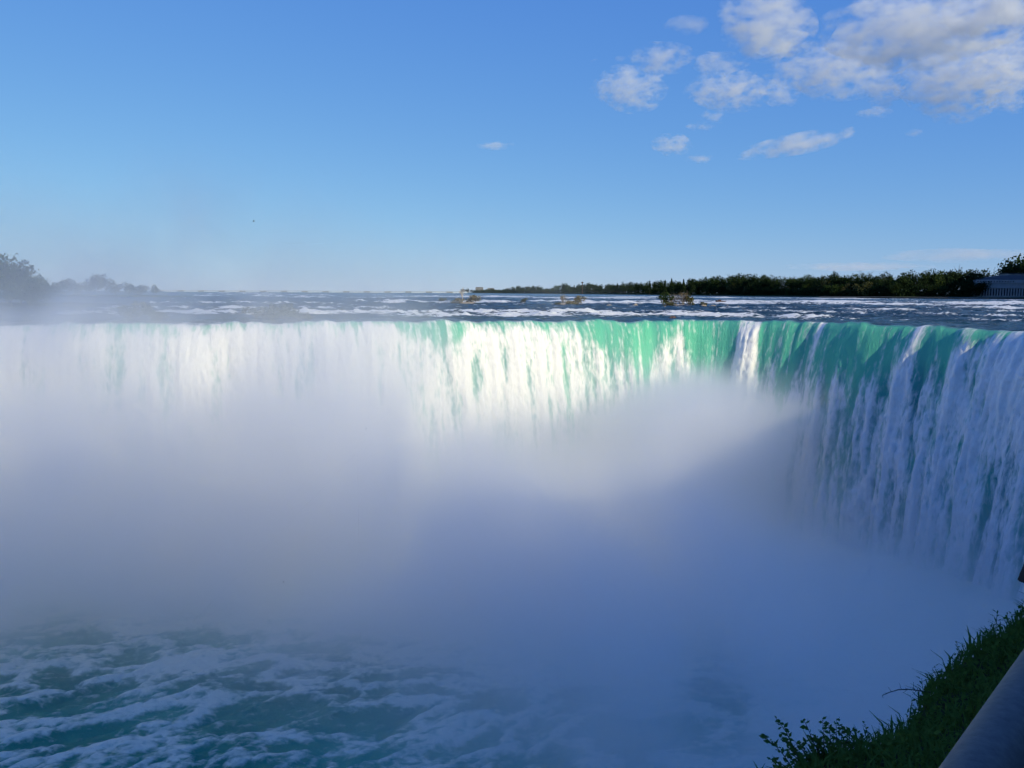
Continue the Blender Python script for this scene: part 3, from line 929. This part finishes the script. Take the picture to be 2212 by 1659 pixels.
# ================================================================== far dam, towers, mast
dam = empty('control_dam', (0, 2420, 0))
tag(dam, 'far low dam with white spilling gates on the horizon at left', 'dam')
x0, x1 = at_y(340, 636, 2420).x, at_y(1010, 636, 2420).x
nper = 15
per = (x1 - x0) / nper
m = MB(); m.box((0, 0, 0), (17, 9, 4.4)); pier_d = m.mesh('pier', M_conc)
m = MB(); m.box((0, 0, 0), (per - 17, 2, 1.9)); sheet = m.mesh('spilling_sheet', simple('spill_foam', (0.8, 0.83, 0.85), (0.66, 0.7, 0.74), 0.2, 0.8, 0.2))
for k in range(nper):
    obj('pier', pier_d, None, dam, (x0 + (k + 0.5) * per - per * 0.36, 0, 7.9))
    obj('spilling_sheet', sheet, None, dam, (x0 + (k + 0.5) * per + 8.5, 0, 7.6))
m = MB(); m.box(((x0 + x1)/2, 0, 10.4), (x1 - x0 + 20, 7, 0.8)); obj('deck', m.mesh('deck', M_conc), None, dam)

def far_block(x_l, x_r, y_t, y_b, Yd, label, floors, cols):
    a, b = at_y(x_l, y_b, Yd), at_y(x_r, y_b, Yd)
    h = (y_b - y_t) * Yd / F_PX
    z0 = min(a.z, 6.5)
    w = b.x - a.x
    h = (hor(x_l) - y_t) * Yd / F_PX + CAM_Z - z0
    t = empty('apartment_block', (a.x, Yd, z0))
    tag(t, label, 'building')
    m = MB(); m.box((w/2, 8, h/2), (w, 16, h)); obj('wall', m.mesh('wall', M_conc), None, t)
    m = MB(); m.box((w/2, 8, h + 0.6), (w * 0.92, 14, 1.2)); obj('roof', m.mesh('roof', M_roof), None, t)
    m = MB(); m.box((0, 0, 0), (w / cols * 0.55, 0.3, h / floors * 0.5)); wme = m.mesh('window', M_glass)
    for i in range(cols):
        for j in range(floors):
            obj('window', wme, None, t, (w * (i + 0.5) / cols, -0.08, h * (j + 0.5) / floors))
far_block(1027, 1043.5, 626, 642, 3150, 'larger of two grey blocks on the horizon, left of the wood', 7, 6)
far_block(1053, 1067.5, 628, 641, 3250, 'smaller grey block on the horizon, right of the larger one', 6, 5)
# low far shore behind the towers
for k, x in enumerate(range(1000, 1100, 9)):
    if 1024 < x < 1046: continue
    q = at_y(x, 640, 3000 + 20 * k)
    tree('round', (q.x, q.y, 6.4), 11 + rd.uniform(0, 5), 1.6, 'tiny dark tree on the far horizon by the two grey blocks', 'far horizon trees', rnd=rd)
q = at_y(1257.5, 640, 1500)
ms = tag(empty('mast', (q.x, q.y, 5.5)), 'slim dark mast poking above the wood', 'mast')
m = MB(); m.tube([(0,0,0), (0,0,20)], [0.8, 0.6], 6); obj('pole', m.mesh('pole', M_rust), None, ms)
m = MB(); m.box((0, 0, 20.5), (3.4, 3.0, 2.2)); obj('head', m.mesh('head', M_rust), None, ms)

# ================================================================== rocks, islets and shrubs in the rapids
def rock_mesh(name, mat, seed, n=14, m_=9):
    P_ = np.zeros((m_, n + 1, 3))
    for i in range(m_):
        th = math.pi * 0.5 * (1 - i / (m_ - 1)) * 1.25
        for j in range(n + 1):
            an = 2 * math.pi * (j % n) / n
            d = np.array([math.cos(an) * math.sin(th), math.sin(an) * math.sin(th), math.cos(th)])
            P_[i, j] = d * (1 + 0.5 * float(fbm(d[0] * 1.6 + seed, d[1] * 1.6, d[2] * 1.6 + seed * 2.3, 3)))
    return grid_mesh(name, P_, mat, False)
ROCKS = [rock_mesh('rock', M_boulder, 3 + k) for k in range(4)]
ROCKS_D = [rock_mesh('rock', M_boulder_d, 13 + k) for k in range(2)]
def find_y(x, ypix):
    """distance at which the ray through a pixel meets the river's surface"""
    d = ray(x, ypix)
    k = 150.0
    while k < 3000:
        p = Vector((0, 0, CAM_Z)) + d * k
        if p.z <= water_z(p.x, p.y) + 0.05 and p.y > 190: return p
        k += 2.0
    return Vector((0, 0, CAM_Z)) + d * 1500
def rock(x, y, wpx, hpx, label, dark=False, group=None):
    p = find_y(x, y)
    s = p.y / F_PX
    o = obj('rock', (ROCKS_D if dark else ROCKS)[random.randrange(2 if dark else 4)], None, None, (p.x, p.y, p.z - hpx * s * 0.25))
    o.scale = (wpx * s / 2, wpx * s / 2.4, hpx * s)
    o.rotation_euler = (0, 0, random.random() * 6)
    return tag(o, label, 'rock', group)
def bush(kind, x, y, wpx, hpx, label, group=None, dy=0):
    p = find_y(x, y)
    s = p.y / F_PX
    return shrub(kind, (p.x, p.y + dy, p.z - 0.2), wpx * s, hpx * s, label, group)
# wooded islet right of centre
rock(1462, 661.5, 82, 5, 'flat pale rock ledge under the bushy islet right of centre')
bush('green', 1436, 660.5, 40, 32, 'rounded green shrub at the left end of the bushy islet')
bush('bare', 1455, 660.5, 36, 38, 'dark leafless shrub in the middle of the bushy islet')
bush('bare', 1473, 660.5, 44, 44, 'tall pale leafless shrub on the bushy islet, right of centre')
bush('olive', 1490, 660.5, 30, 27, 'small olive shrub at the right end of the bushy islet')
bush('olive', 1446, 662, 30, 12, 'low yellow-green shrub at the foot of the bushy islet')
# tan islet
rock(1218, 658.5, 64, 6, 'pale rock shelf under the tan shrubs left of the bushy islet')
bush('tan', 1252, 659.5, 38, 22, 'dense tan shrub at the right end of the pale rock shelf')
bush('tan', 1232, 660, 26, 16, 'small tan shrub beside the dense one on the rock shelf')
bush('bare', 1217, 658, 26, 34, 'leafless brown tree standing on the pale rock shelf')
bush('olive', 1205, 660, 26, 10, 'low olive shrub on the left of the pale rock shelf')
bush('olive', 1131, 655.5, 18, 14, 'small lone olive shrub in the white rapids between two islets')
# dead tree islet, half in the mist
rock(1010, 657, 60, 5, 'low rock under the bleached dead tree in the mist')
p = find_y(1000, 656)
dt = empty('dead_tree', (p.x, p.y, p.z - 0.2), 0.6, (40 * p.y / F_PX,) * 2 + (48 * p.y / F_PX,))
tag(dt, 'bleached leafless tree standing in the misty rapids left of centre', 'tree')
obj('trunk', DEAD_TREE, None, dt)
bush('tan', 1020, 657, 44, 20, 'tan shrub right of the bleached dead tree')
bush('tan', 988, 657, 36, 14, 'low tan shrub left of the bleached dead tree')
bush('olive', 958, 652, 22, 12, 'faint small shrub in the mist left of the dead tree')
# loose rocks
rock(1453, 687.5, 18, 6, 'brown boulder close above the brink, right of centre', True)
for k, (x, y, w, h, l) in enumerate(((1303,660,14,4,'leftmost small pale rock below the tan islet'), (1316,662,16,6,'mossy yellow rock right of the tan islet'),
        (1372,662,16,7,'orange-tan rock midway between the two islets'), (1437,664,9,4,'tiny pale rock below the bushy islet'),
        (1520,663,16,6,'pale rock under the small shrub right of the bushy islet'), (1540,664,26,6,'long tan rock right of the bushy islet'),
        (1573,664,12,5,'pale rock second from the right in the rapids'), (1594,664,10,4,'rightmost small tan rock in the rapids'))):
    rock(x, y, w, h, l)
bush('olive', 1521, 662, 20, 13, 'tiny olive shrub on the pale rock right of the bushy islet')
# stranded iron scow
p = find_y(1557, 655.5)
s = p.y / F_PX
sc_ = tag(empty('scow', (p.x, p.y, p.z - 0.3), R(8), s), 'dark rusted hulk stranded in the white rapids right of the islets', 'wreck')
m = MB()
m.add([(-9,-4,0),(8,-4,0),(8,4,0),(-9,4,0),(-11,-4,8),(10,-4,6.5),(10,4,6.5),(-11,4,8)], [(3,2,1,0),(4,5,6,7),(0,1,5,4),(1,2,6,5),(2,3,7,6),(3,0,4,7)])
obj('hull', m.mesh('hull', M_rust), None, sc_)
m = MB(); m.box((-3, 0, 8.2), (5, 5, 2.6)); obj('deckhouse', m.mesh('deckhouse', M_rust), None, sc_)

# ---- islands at the left, veiled by mist
g = obj('island_ground', grid_mesh('island_ground', np.array([[(math.cos(a) * r_, math.sin(a) * r_ * 0.5, 1.3 - 1.6 * r_**3) for a in np.linspace(0, 2*math.pi, 25)] for r_ in (0.02, .4, .7, .9, 1.0)]) * np.array([52, 60, 1.0]), M_land, True, flip=True))
p = find_y(-40, 664)
g.location = (p.x, p.y + 22, p.z); tag(g, 'low ground under the big tree clump at the left edge', 'island', kind='structure')
for x, top, dy, wf, kind, l in ((-30,556,16,1.0,'round','leftmost tall tree of the misty clump at the left edge'), (14,560,10,0.95,'green','tallest tree of the misty clump at the left edge'),
                        (44,578,8,1.0,'round','second tree from the right in the misty clump at the left edge'), (74,600,6,1.05,'green','sloping right-hand tree of the misty clump at the left edge'),
                        (98,622,3,1.3,'round','lowest tree at the right foot of the misty clump'), (25,620,-3,1.5,'green','bushy low tree in front of the misty clump'), (64,630,-4,1.6,'round','low bushy tree at the front right of the misty clump')):
    q = Vector((p.x, p.y, p.z)) ; Yd = p.y + dy
    qq = at_y(x, 650, Yd)
    h = (hor(x) - top) * Yd / F_PX + CAM_Z - p.z
    tree(kind, (qq.x, Yd, p.z), h, wf, l, None, rnd=rd)
p = find_y(230, 641.5)
g = obj('island_ground', grid_mesh('island_ground', np.array([[(math.cos(a) * r_, math.sin(a) * r_ * 0.4, 1.3 - 1.6 * r_**3) for a in np.linspace(0, 2*math.pi, 25)] for r_ in (0.02, .4, .7, .9, 1.0)]) * np.array([60, 60, 1.0]), M_land, True, flip=True))
g.location = (p.x, p.y + 10, p.z); tag(g, 'long low island behind the mist at left', 'island', kind='structure')
for x, top, wf, kind, l in ((128,612,1.2,'green','leftmost low tree of the far misty island'), (150,611,1.1,'round','second tree of the far misty island from the left'), (172,616,1.2,'green','third tree of the far misty island from the left'),
                        (193,608,1.0,'green','tree just left of the tallest one on the far misty island'), (212,595,0.85,'round','tallest lobed tree on the far misty island'), (230,606,1.0,'green','tree just right of the tallest one on the far misty island'),
                        (250,619,1.3,'round','low tree right of centre on the far misty island'), (281,616,1.2,'green','small round tree on the right half of the far misty island'), (308,623,1.4,'round','very low tree near the right end of the far misty island'),
                        (335,620,1.1,'green','rightmost small tree of the far misty island')):
    Yd = p.y + 10 + rd.uniform(-5, 8)
    qq = at_y(x, 640, Yd)
    tree(kind, (qq.x, Yd, p.z), (hor(x) - top) * Yd / F_PX + CAM_Z - p.z, wf, l, None, rnd=rd)
for x, y, w, h, k, l in ((290,690,80,46,'olive','hazy shrub above the brink at left, larger of its pair'), (340,692,60,28,'olive','hazy low shrub above the brink at left, right of its pair'),
                      (560,690,90,34,'olive','hazy wide shrub above the brink, left of centre'), (612,690,64,42,'olive','taller hazy shrub above the brink, left of centre'), (650,692,50,22,'olive','lowest hazy shrub above the brink, left of centre')):
    bush(k, x, y, w, h, l)

# ================================================================== birds
def bird(x, y, Yd, span, heading, bank_, label):
    p = at_y(x, y, Yd)
    t = tag(empty('bird', p, heading), label, 'bird')
    t.rotation_euler = (bank_, 0, heading)
    m = MB(); m.tube([(-.5*span*.5,0,0),(-.3*span*.5,0,.01),(0,0,.015),(.3*span*.5,0,.01),(.42*span*.5,0,.0)], [.012*span,.05*span,.065*span,.045*span,.012*span], 7)
    obj('body', m.mesh('body', M_bird, True), None, t)
    for sgn in (-1, 1):
        m = MB()
        yv = [0.03, 0.2, 0.36, 0.5]; zv = [0.02, 0.10, 0.10, 0.03]; ch = [0.16, 0.15, 0.10, 0.02]; sw = [0.02, 0.05, 0.0, -0.08]
        vs_ = []
        for a, zz_, c_, w_ in zip(yv, zv, ch, sw):
            for xx, th in ((w_ + c_/2, 0.0), (w_ - c_/2, 0.0), (w_, 0.012)):
                vs_.append((xx * span, sgn * a * span, (zz_ + th) * span))
        fs = []
        for i in range(3):
            b0, b1 = i * 3, i * 3 + 3
            fs += [(b0, b1, b1+2, b0+2), (b0+2, b1+2, b1+1, b0+1), (b0+1, b1+1, b1, b0)]
        m.add(vs_, fs)
        obj('wing', m.mesh('wing', M_bird), None, t)
bird(548, 478, 130, 0.75, R(20), R(28), 'small dark bird gliding in the blue sky at left')
bird(791, 926.5, 75, 0.26, R(-30), R(10), 'tiny dark bird in front of the mist left of centre')
bird(612, 1257.5, 75, 0.24, R(30), R(25), 'tiny dark bird low over the foaming pool')

# ================================================================== clouds (each a drifting body of droplets)
def cloud_mat(dens, thr, scale=230.0):
    m, nt, out = new_mat('cloud_droplets')
    tc = nt.nodes.new('ShaderNodeTexCoord').outputs['Object']
    P = pos(nt)
    r = vmth(nt, 'LENGTH', tc)
    nz = noise(nt, mapping(nt, P, (1, 1, 1.7)), 1 / scale, 6, 0.62)
    f = mth(nt, 'ADD', mth(nt, 'SUBTRACT', 1.0, r), mth(nt, 'MULTIPLY', mth(nt, 'SUBTRACT', nz, 0.5), 5.6))
    f = mrange(nt, mth(nt, 'SUBTRACT', f, thr), 0.0, 0.8, 0.0, dens)
    v = nt.nodes.new('ShaderNodeVolumeScatter')
    v.inputs['Color'].default_value = (0.985, 0.985, 0.99, 1)
    v.inputs['Anisotropy'].default_value = -0.2
    nt.links.new(f, v.inputs['Density'])
    nt.links.new(v.outputs[0], out.inputs['Volume'])
    m.cycles.volume_step_rate = 0.6
    return m
CLOUDS = {'thick': cloud_mat(0.0052, 0.22, 165.0), 'mid': cloud_mat(0.0042, 0.30, 110.0), 'thin': cloud_mat(0.0028, 0.15), 'veil': cloud_mat(0.00022, 0.1, 1500.0)}
import bmesh
def dome(name, mat, seed):
    bm = bmesh.new()
    bmesh.ops.create_icosphere(bm, subdivisions=3, radius=1.0)
    for v in bm.verts:
        c = v.co
        k = 0.9 + 0.35 * float(fbm(c.x * 1.7 + seed, c.y * 1.7, c.z * 1.7, 2))
        v.co = c * min(k, 1.0)
    me = bpy.data.meshes.new(name); bm.to_mesh(me); bm.free()
    me.materials.append(mat)
    return me
CLOUD_ME = {k: dome('cloud', m, i * 5.0) for i, (k, m) in enumerate(CLOUDS.items())}
def cloud(x, y, w, h, kind, label, alt=1700.0, tilt=0.0):
    d = ray(x, y)
    k = (alt - CAM_Z) / d.z
    p = Vector((0, 0, CAM_Z)) + d * k
    s = k / F_PX
    o = obj('cloud', CLOUD_ME[kind], None, None, p)
    o.scale = (w * s * 0.62, max(w * s * 0.5, h * s * 0.9), h * s * 0.62)
    o.rotation_euler = (0, R(-tilt), -math.atan2(d.x, d.y))
    tag(o, label, 'cloud', 'clouds in the upper right of the sky')
for a in ((1655, 45, 190, 150, 'thick', 'bright white cloud at the top edge, right of centre'),
          (1690, 95, 130, 50, 'thick', 'white puff hanging below the bright top cloud'),
          (1800, 150, 240, 110, 'mid', 'broad grey-white cloud left of the big bank'),
          (1990, 60, 380, 150, 'thick', 'largest grey cloud bank at the top right'),
          (2160, 20, 240, 90, 'thick', 'white-topped cloud in the top right corner'),
          (2060, 165, 210, 170, 'mid', 'ragged white cloud trailing down from the big bank'),
          (2180, 150, 150, 160, 'mid', 'grey cloud at the right edge under the corner cloud'),
          (1905, 185, 100, 80, 'mid', 'small grey cloud between the broad cloud and the ragged one'),
          (1575, 195, 170, 80, 'mid', 'white cloud with a dark cap, left of the broad one'),
          (1555, 137, 110, 44, 'thick', 'small dark grey cloud above the capped white one'),
          (1685, 200, 90, 55, 'mid', 'small white cloud right of the capped one'),
          (1362, 190, 150, 90, 'mid', 'ragged white cloud farthest left of the larger ones'),
          (1430, 125, 130, 60, 'mid', 'streaky white cloud above the ragged left one'),
          (1281, 127, 40, 12, 'mid', 'tiny white puff, leftmost of all'),
          (1340, 127, 26, 12, 'thin', 'tiny faint puff right of the leftmost one'),
          (1482, 55, 90, 34, 'thin', 'faint wisp left of the bright top cloud'),
          (1542, 252, 56, 28, 'mid', 'small puff below the capped white cloud'),
          (1514, 273, 56, 18, 'mid', 'flat little puff lower left of another small puff'),
          (1452, 312, 84, 44, 'mid', 'small isolated white cloud low in the sky, left'),
          (1510, 343, 60, 16, 'thin', 'faint thin streak under the isolated low cloud'),
          (1520, 216, 40, 14, 'mid', 'flat scrap of cloud under the capped white one'),
          (1720, 312, 220, 30, 'thin', 'long slanted lens-shaped cloud low in the sky', 1700.0, 9),
          (1892, 243, 70, 24, 'mid', 'small flat cloud below the grey ones'),
          (1975, 287, 34, 14, 'thin', 'tiny scrap below the ragged white cloud'),
          (1070, 314, 80, 14, 'thin', 'very faint streak in the middle of the sky'),
          (2090, 552, 340, 26, 'veil', 'faint flat streak just above the right-hand wood', 1700.0),
          (1850, 576, 280, 16, 'veil', 'faintest streak low over the wood, left of the flat one', 1500.0)):
    cloud(*a)

# ================================================================== RAILING
rl = empty('railing', (0, 0, 0))
tag(rl, 'thick grey steel handrail slanting across the lower right corner', 'railing')
e1, e2 = ray(2045, 1659), ray(2212, 1420)
RZt = 7.05
RR = 0.030
c1 = Vector((0, 0, CAM_Z)) + e1 * ((RZt - CAM_Z) / e1.z); c2 = Vector((0, 0, CAM_Z)) + e2 * ((RZt - CAM_Z) / e2.z)
dv = (c2 - c1).normalized()
side = Vector((dv.y, -dv.x, 0))
base_pt = c1 + side * RR * 0.9
m = MB()
m.tube([base_pt + dv * k for k in (-4, -1, 0, 1, 3, 6, 10, 16, 24)], RR, 32)
obj('handrail', m.mesh('handrail', M_steel, True), None, rl)
for z in (6.75, 6.45, 6.15):
    m = MB(); m.tube([base_pt + dv * k + Vector((0, 0, z - RZt)) for k in (-4, 0, 6, 24)], 0.016, 12)
    obj('lower_bar', m.mesh('lower_bar', M_steel, True), None, rl)
for k in (-3.1, -1.05, 2.6, 5.0, 7.4, 9.8, 12.2, 16, 20):
    m = MB()
    q = base_pt + dv * k
    m.tube([(q.x, q.y, 5.85), (q.x, q.y, RZt - 0.02)], 0.026, 12)
    obj('post', m.mesh('post', M_steel, True), None, rl)

# ================================================================== BANK VEGETATION
def bank_pt(a, c):
    b = 0.14 + (rim_at(a) - 0.14) * c
    p = ab(a, b)
    return Vector((p.x, p.y, float(bank_z(a, c))))
# grass and low growth, nobody could count it
G = []
rg = np.random.default_rng(9)
NB = 16000
ga = rg.uniform(2.2, 11.5, NB); gc = rg.random(NB)**0.85 * 1.04
gb = 0.14 + (rim_at(ga) - 0.14) * gc
gz = bank_z(ga, np.minimum(gc, 1.0)) - 0.02
root = np.stack([RA.x * ga + RB.x * gb, RA.y * ga + RB.y * gb, gz], 1)
an = rg.random(NB) * 6.283
hgt = (0.05 + 0.10 * rg.random(NB)) * (1 + 0.6 * fbm(ga * 1.3, gc * 3, 2.0, 2))
ln = hgt * rg.uniform(0.2, 1.0, NB)
dx, dy = np.cos(an), np.sin(an)
wd_ = rg.uniform(0.003, 0.008, NB)
mid = root + np.stack([dx * ln * 0.3, dy * ln * 0.3, hgt * 0.65], 1)
tip = root + np.stack([dx * ln, dy * ln, hgt * (1.0 - 0.25 * rg.random(NB))], 1)
sd = np.stack([-dy * wd_, dx * wd_, np.zeros(NB)], 1)
Q1 = np.stack([root - sd, root + sd, mid + sd, mid - sd], 1)
Q2 = np.stack([mid - sd, mid + sd, tip + sd * 0.15, tip - sd * 0.15], 1)
grass = obj('grass', quads_mesh('grass', np.concatenate([Q1, Q2]), M_weed))
tag(grass, 'dark green grass covering the bank beyond the railing', 'grass', kind='stuff')
# broad low leaves between the blades
NL = 9000
ga = rg.uniform(2.2, 11.5, NL); gc = rg.random(NL) * 1.03
gb = 0.14 + (rim_at(ga) - 0.14) * gc
ctr = np.stack([RA.x * ga + RB.x * gb, RA.y * ga + RB.y * gb, bank_z(ga, np.minimum(gc, 1)) + rg.random(NL) * 0.11 * (1 + 0.8 * fbm(ga * 1.5, gc * 3, 4.0, 2))], 1)
gcov = obj('ground_cover', quads_mesh('ground_cover', leaf_quads(ctr, NL, 0.018, rg, 0.8), M_weed))
tag(gcov, 'low leafy ground cover on the shaded bank', 'ground cover', kind='stuff')

def leaf_blade(mb, p, d, up_, ln, w):
    s_ = d.cross(up_)
    if s_.length < 1e-4: s_ = Vector((1, 0, 0))
    s_.normalize()
    mid_ = p + d * ln * 0.5 + up_ * ln * 0.06
    mb.add([p, mid_ - s_ * w, p + d * ln - up_ * ln * 0.08, mid_ + s_ * w], [(0, 1, 2, 3)])
def weed_meshes(seed, h, nleaf, ll, lw, round_=False):
    rd_ = random.Random(seed)
    st, lf = MB(), MB()
    pts_, p, d = [], Vector((0, 0, -0.03)), Vector((rd_.uniform(-.2, .2), rd_.uniform(-.2, .2), 1)).normalized()
    for i in range(7):
        pts_.append(p.copy()); p = p + d * h / 6
        d = (d + Vector((rd_.uniform(-.13, .13), rd_.uniform(-.13, .13), 0))).normalized()
    st.tube(pts_, [0.0035 * (1 - 0.12 * i) for i in range(7)], 4)
    for k in range(nleaf):
        f = 0.15 + 0.85 * k / nleaf
        q = pts_[min(int(f * 6), 5)].lerp(pts_[min(int(f * 6) + 1, 6)], f * 6 % 1)
        an_ = k * 2.4 + rd_.uniform(-.4, .4)
        dd = Vector((math.cos(an_), math.sin(an_), rd_.uniform(0.15, 0.9))).normalized()
        leaf_blade(lf, q, dd, Vector((0, 0, 1)), ll * rd_.uniform(0.7, 1.15) * (1.1 - 0.45 * f), lw * (1.1 - 0.4 * f))
    return st.mesh('stem', M_weed), lf.mesh('leaves', M_weed)
WEEDS = [weed_meshes(k, 0.20 + 0.03 * k, 16 + 2 * k, 0.075, 0.007) for k in range(4)]
WEEDS_R = [weed_meshes(20 + k, 0.16 + 0.03 * k, 16, 0.035, 0.011) for k in range(3)]
rw = random.Random(21)
def weed(a, c, sc, kind, label, group):
    q = bank_pt(a, c)
    t = tag(empty('weed', q, rw.random() * 6.28, sc), label, 'plant', group)
    t.rotation_euler = (rw.uniform(-.2, .2), rw.uniform(-.25, .15), rw.random() * 6.28)
    st, lf = (WEEDS if kind == 'long' else WEEDS_R)[rw.randrange(4 if kind == 'long' else 3)]
    obj('stem', st, None, t); obj('leaves', lf, None, t)
a_lo, a_hi = rim[1][0], rim[-1][0] + 0.4
for k in range(46):
    a = a_lo + 0.5 + (a_hi - a_lo - 0.5) * (k + rw.random() * 0.8) / 46
    kd = 'long' if rw.random() < 0.65 else 'round'
    f_ = (a - a_lo) / (a_hi - a_lo)
    wh = 'beside the leafy shrub' if f_ < 0.3 else 'near the bare twig' if f_ < 0.55 else 'halfway up the right-hand rim' if f_ < 0.8 else 'by the right edge of the picture'
    lb = ('narrow-leaved' if kd == 'long' else 'small round-leaved') + ' weed on the rim of the bank ' + wh
    weed(a, rw.uniform(0.88, 1.0), rw.uniform(0.6, 1.1), kd, lb, 'rim weeds: ' + lb)
for k in range(70):
    kd = 'long' if rw.random() < 0.5 else 'round'
    lb = ('narrow-leaved' if kd == 'long' else 'small round-leaved') + ' dark weed among the grass of the shaded bank'
    weed(rw.uniform(a_lo, a_hi), rw.uniform(0.1, 0.85), rw.uniform(0.5, 0.9), kd, lb, 'slope weeds: ' + lb)
# the leafy shrub at the lower edge: arching twigs with small round leaves
sb = Vector(on_z(1800, 1690, 4.95))
sh = tag(empty('shrub', sb), 'leafy dark shrub with upright twigs at the bottom edge, left of the bank', 'shrub')
st, lf = MB(), MB()
rs = random.Random(31)
def twig_to(x, y, Yd, nleaf, r=0.0045, x0=None):
    tgt = at_y(x, y, Yd) - sb
    b0 = Vector(((tgt.x) * 0.25 + rs.uniform(-.04, .04), rs.uniform(-.05, .05), -0.10))
    pts_ = []
    for i in range(9):
        f = i / 8
        q = b0.lerp(tgt, f) + Vector((0, 0, 0.05 * math.sin(f * math.pi))) + Vector((rs.uniform(-.006, .006), rs.uniform(-.02, .02), rs.uniform(-.006, .006)))
        pts_.append(q)
    st.tube(pts_, [r * (1 - 0.1 * i) for i in range(9)], 4)
    for k in range(nleaf):
        f = 0.25 + 0.75 * (k + rs.random() * .6) / nleaf
        i = min(int(f * 8), 7)
        q = pts_[i].lerp(pts_[i + 1], f * 8 - i)
        an_ = rs.random() * 6.28
        dd = Vector((math.cos(an_), math.sin(an_), rs.uniform(-.2, .8))).normalized()
        leaf_blade(lf, q, dd, Vector((rs.uniform(-1, 1), -1, rs.uniform(-1, 1))).normalized(), rs.uniform(0.022, 0.042), rs.uniform(0.007, 0.012))
Y0 = sb.y
for x, y, n_ in ((1652,1592,34),(1676,1550,38),(1704,1618,26),(1682,1590,26),(1733,1552,24),(1760,1585,30),(1776,1548,22),(1790,1570,34),(1808,1558,28),(1826,1575,36),
                 (1844,1568,30),(1858,1592,34),(1740,1600,36),(1770,1605,36),(1810,1600,40),(1715,1600,30),(1695,1630,24),(1660,1640,22),(1675,1655,22),(1720,1640,40),(1750,1630,40),(1790,1630,44),(1830,1625,44),(1860,1630,40)):
    twig_to(x, y, Y0 + rs.uniform(-.12, .12), n_)
obj('stems', st.mesh('stems', M_bark), None, sh)
obj('leaves', lf.mesh('leaves', M_weed), None, sh)
# bare twig reaching out over the drop
tp = [(2010,1496),(1985,1492),(1962,1489),(1940,1490),(1920,1496),(1905,1503)]
Yt = on_z(1995, 1525, 5.05).y
m = MB()
q0 = at_y(2010, 1496, Yt)
tw = tag(empty('bare_twig', q0), 'thin leafless twig reaching left from the bank over the gorge', 'twig')
pp = [at_y(x, y, Yt - 0.05 * i) - q0 for i, (x, y) in enumerate(tp)]
m.tube(pp, [.004, .0038, .0034, .003, .0024, .0015], 5)
for i in range(1, 5):
    for k in range(3):
        s0 = pp[i].lerp(pp[i + 1], rs.random())
        m.tube([s0, s0 + Vector((rs.uniform(-.04, .01), rs.uniform(-.02, .02), rs.uniform(-.03, .06)))], [.0016, .0008], 3)
obj('stem', m.mesh('stem', M_bark), None, tw)
# dark knotted stump at the right edge
qs = at_y(2212, 1250, 7.9)
stp = tag(empty('stump', (qs.x + 0.10, qs.y, 4.9)), 'dark knotted stump cut by the right edge of the picture', 'stump')
rows, cols = 30, 16
SPt = np.zeros((rows, cols + 1, 3))
for i in range(rows):
    z = i / (rows - 1) * 1.28
    r0 = 0.085 + 0.05 * math.exp(-z * 6) + 0.045 * math.exp(-((z - 0.62) / 0.13)**2) - 0.03 * sstep(0.8, 1.28, z)
    for j in range(cols + 1):
        an_ = 2 * math.pi * (j % cols) / cols
        k = r0 * (1 + 0.35 * float(fbm(math.cos(an_) * 1.2, math.sin(an_) * 1.2, z * 4.5, 3)))
        SPt[i, j] = (math.cos(an_) * k + 0.05 * z, math.sin(an_) * k, z - 0.1)
SPt[-1] = SPt[-1].mean(0)
obj('trunk', grid_mesh('trunk', SPt, M_bark, True), None, stp)
m = MB(); m.tube([(0.02, 0, 0.95), (0.16, 0.04, 1.15), (0.30, 0.02, 1.24)], [0.035, 0.025, 0.012], 7); obj('branch', m.mesh('branch', M_bark, True), None, stp)
print('forest trees', nfor)
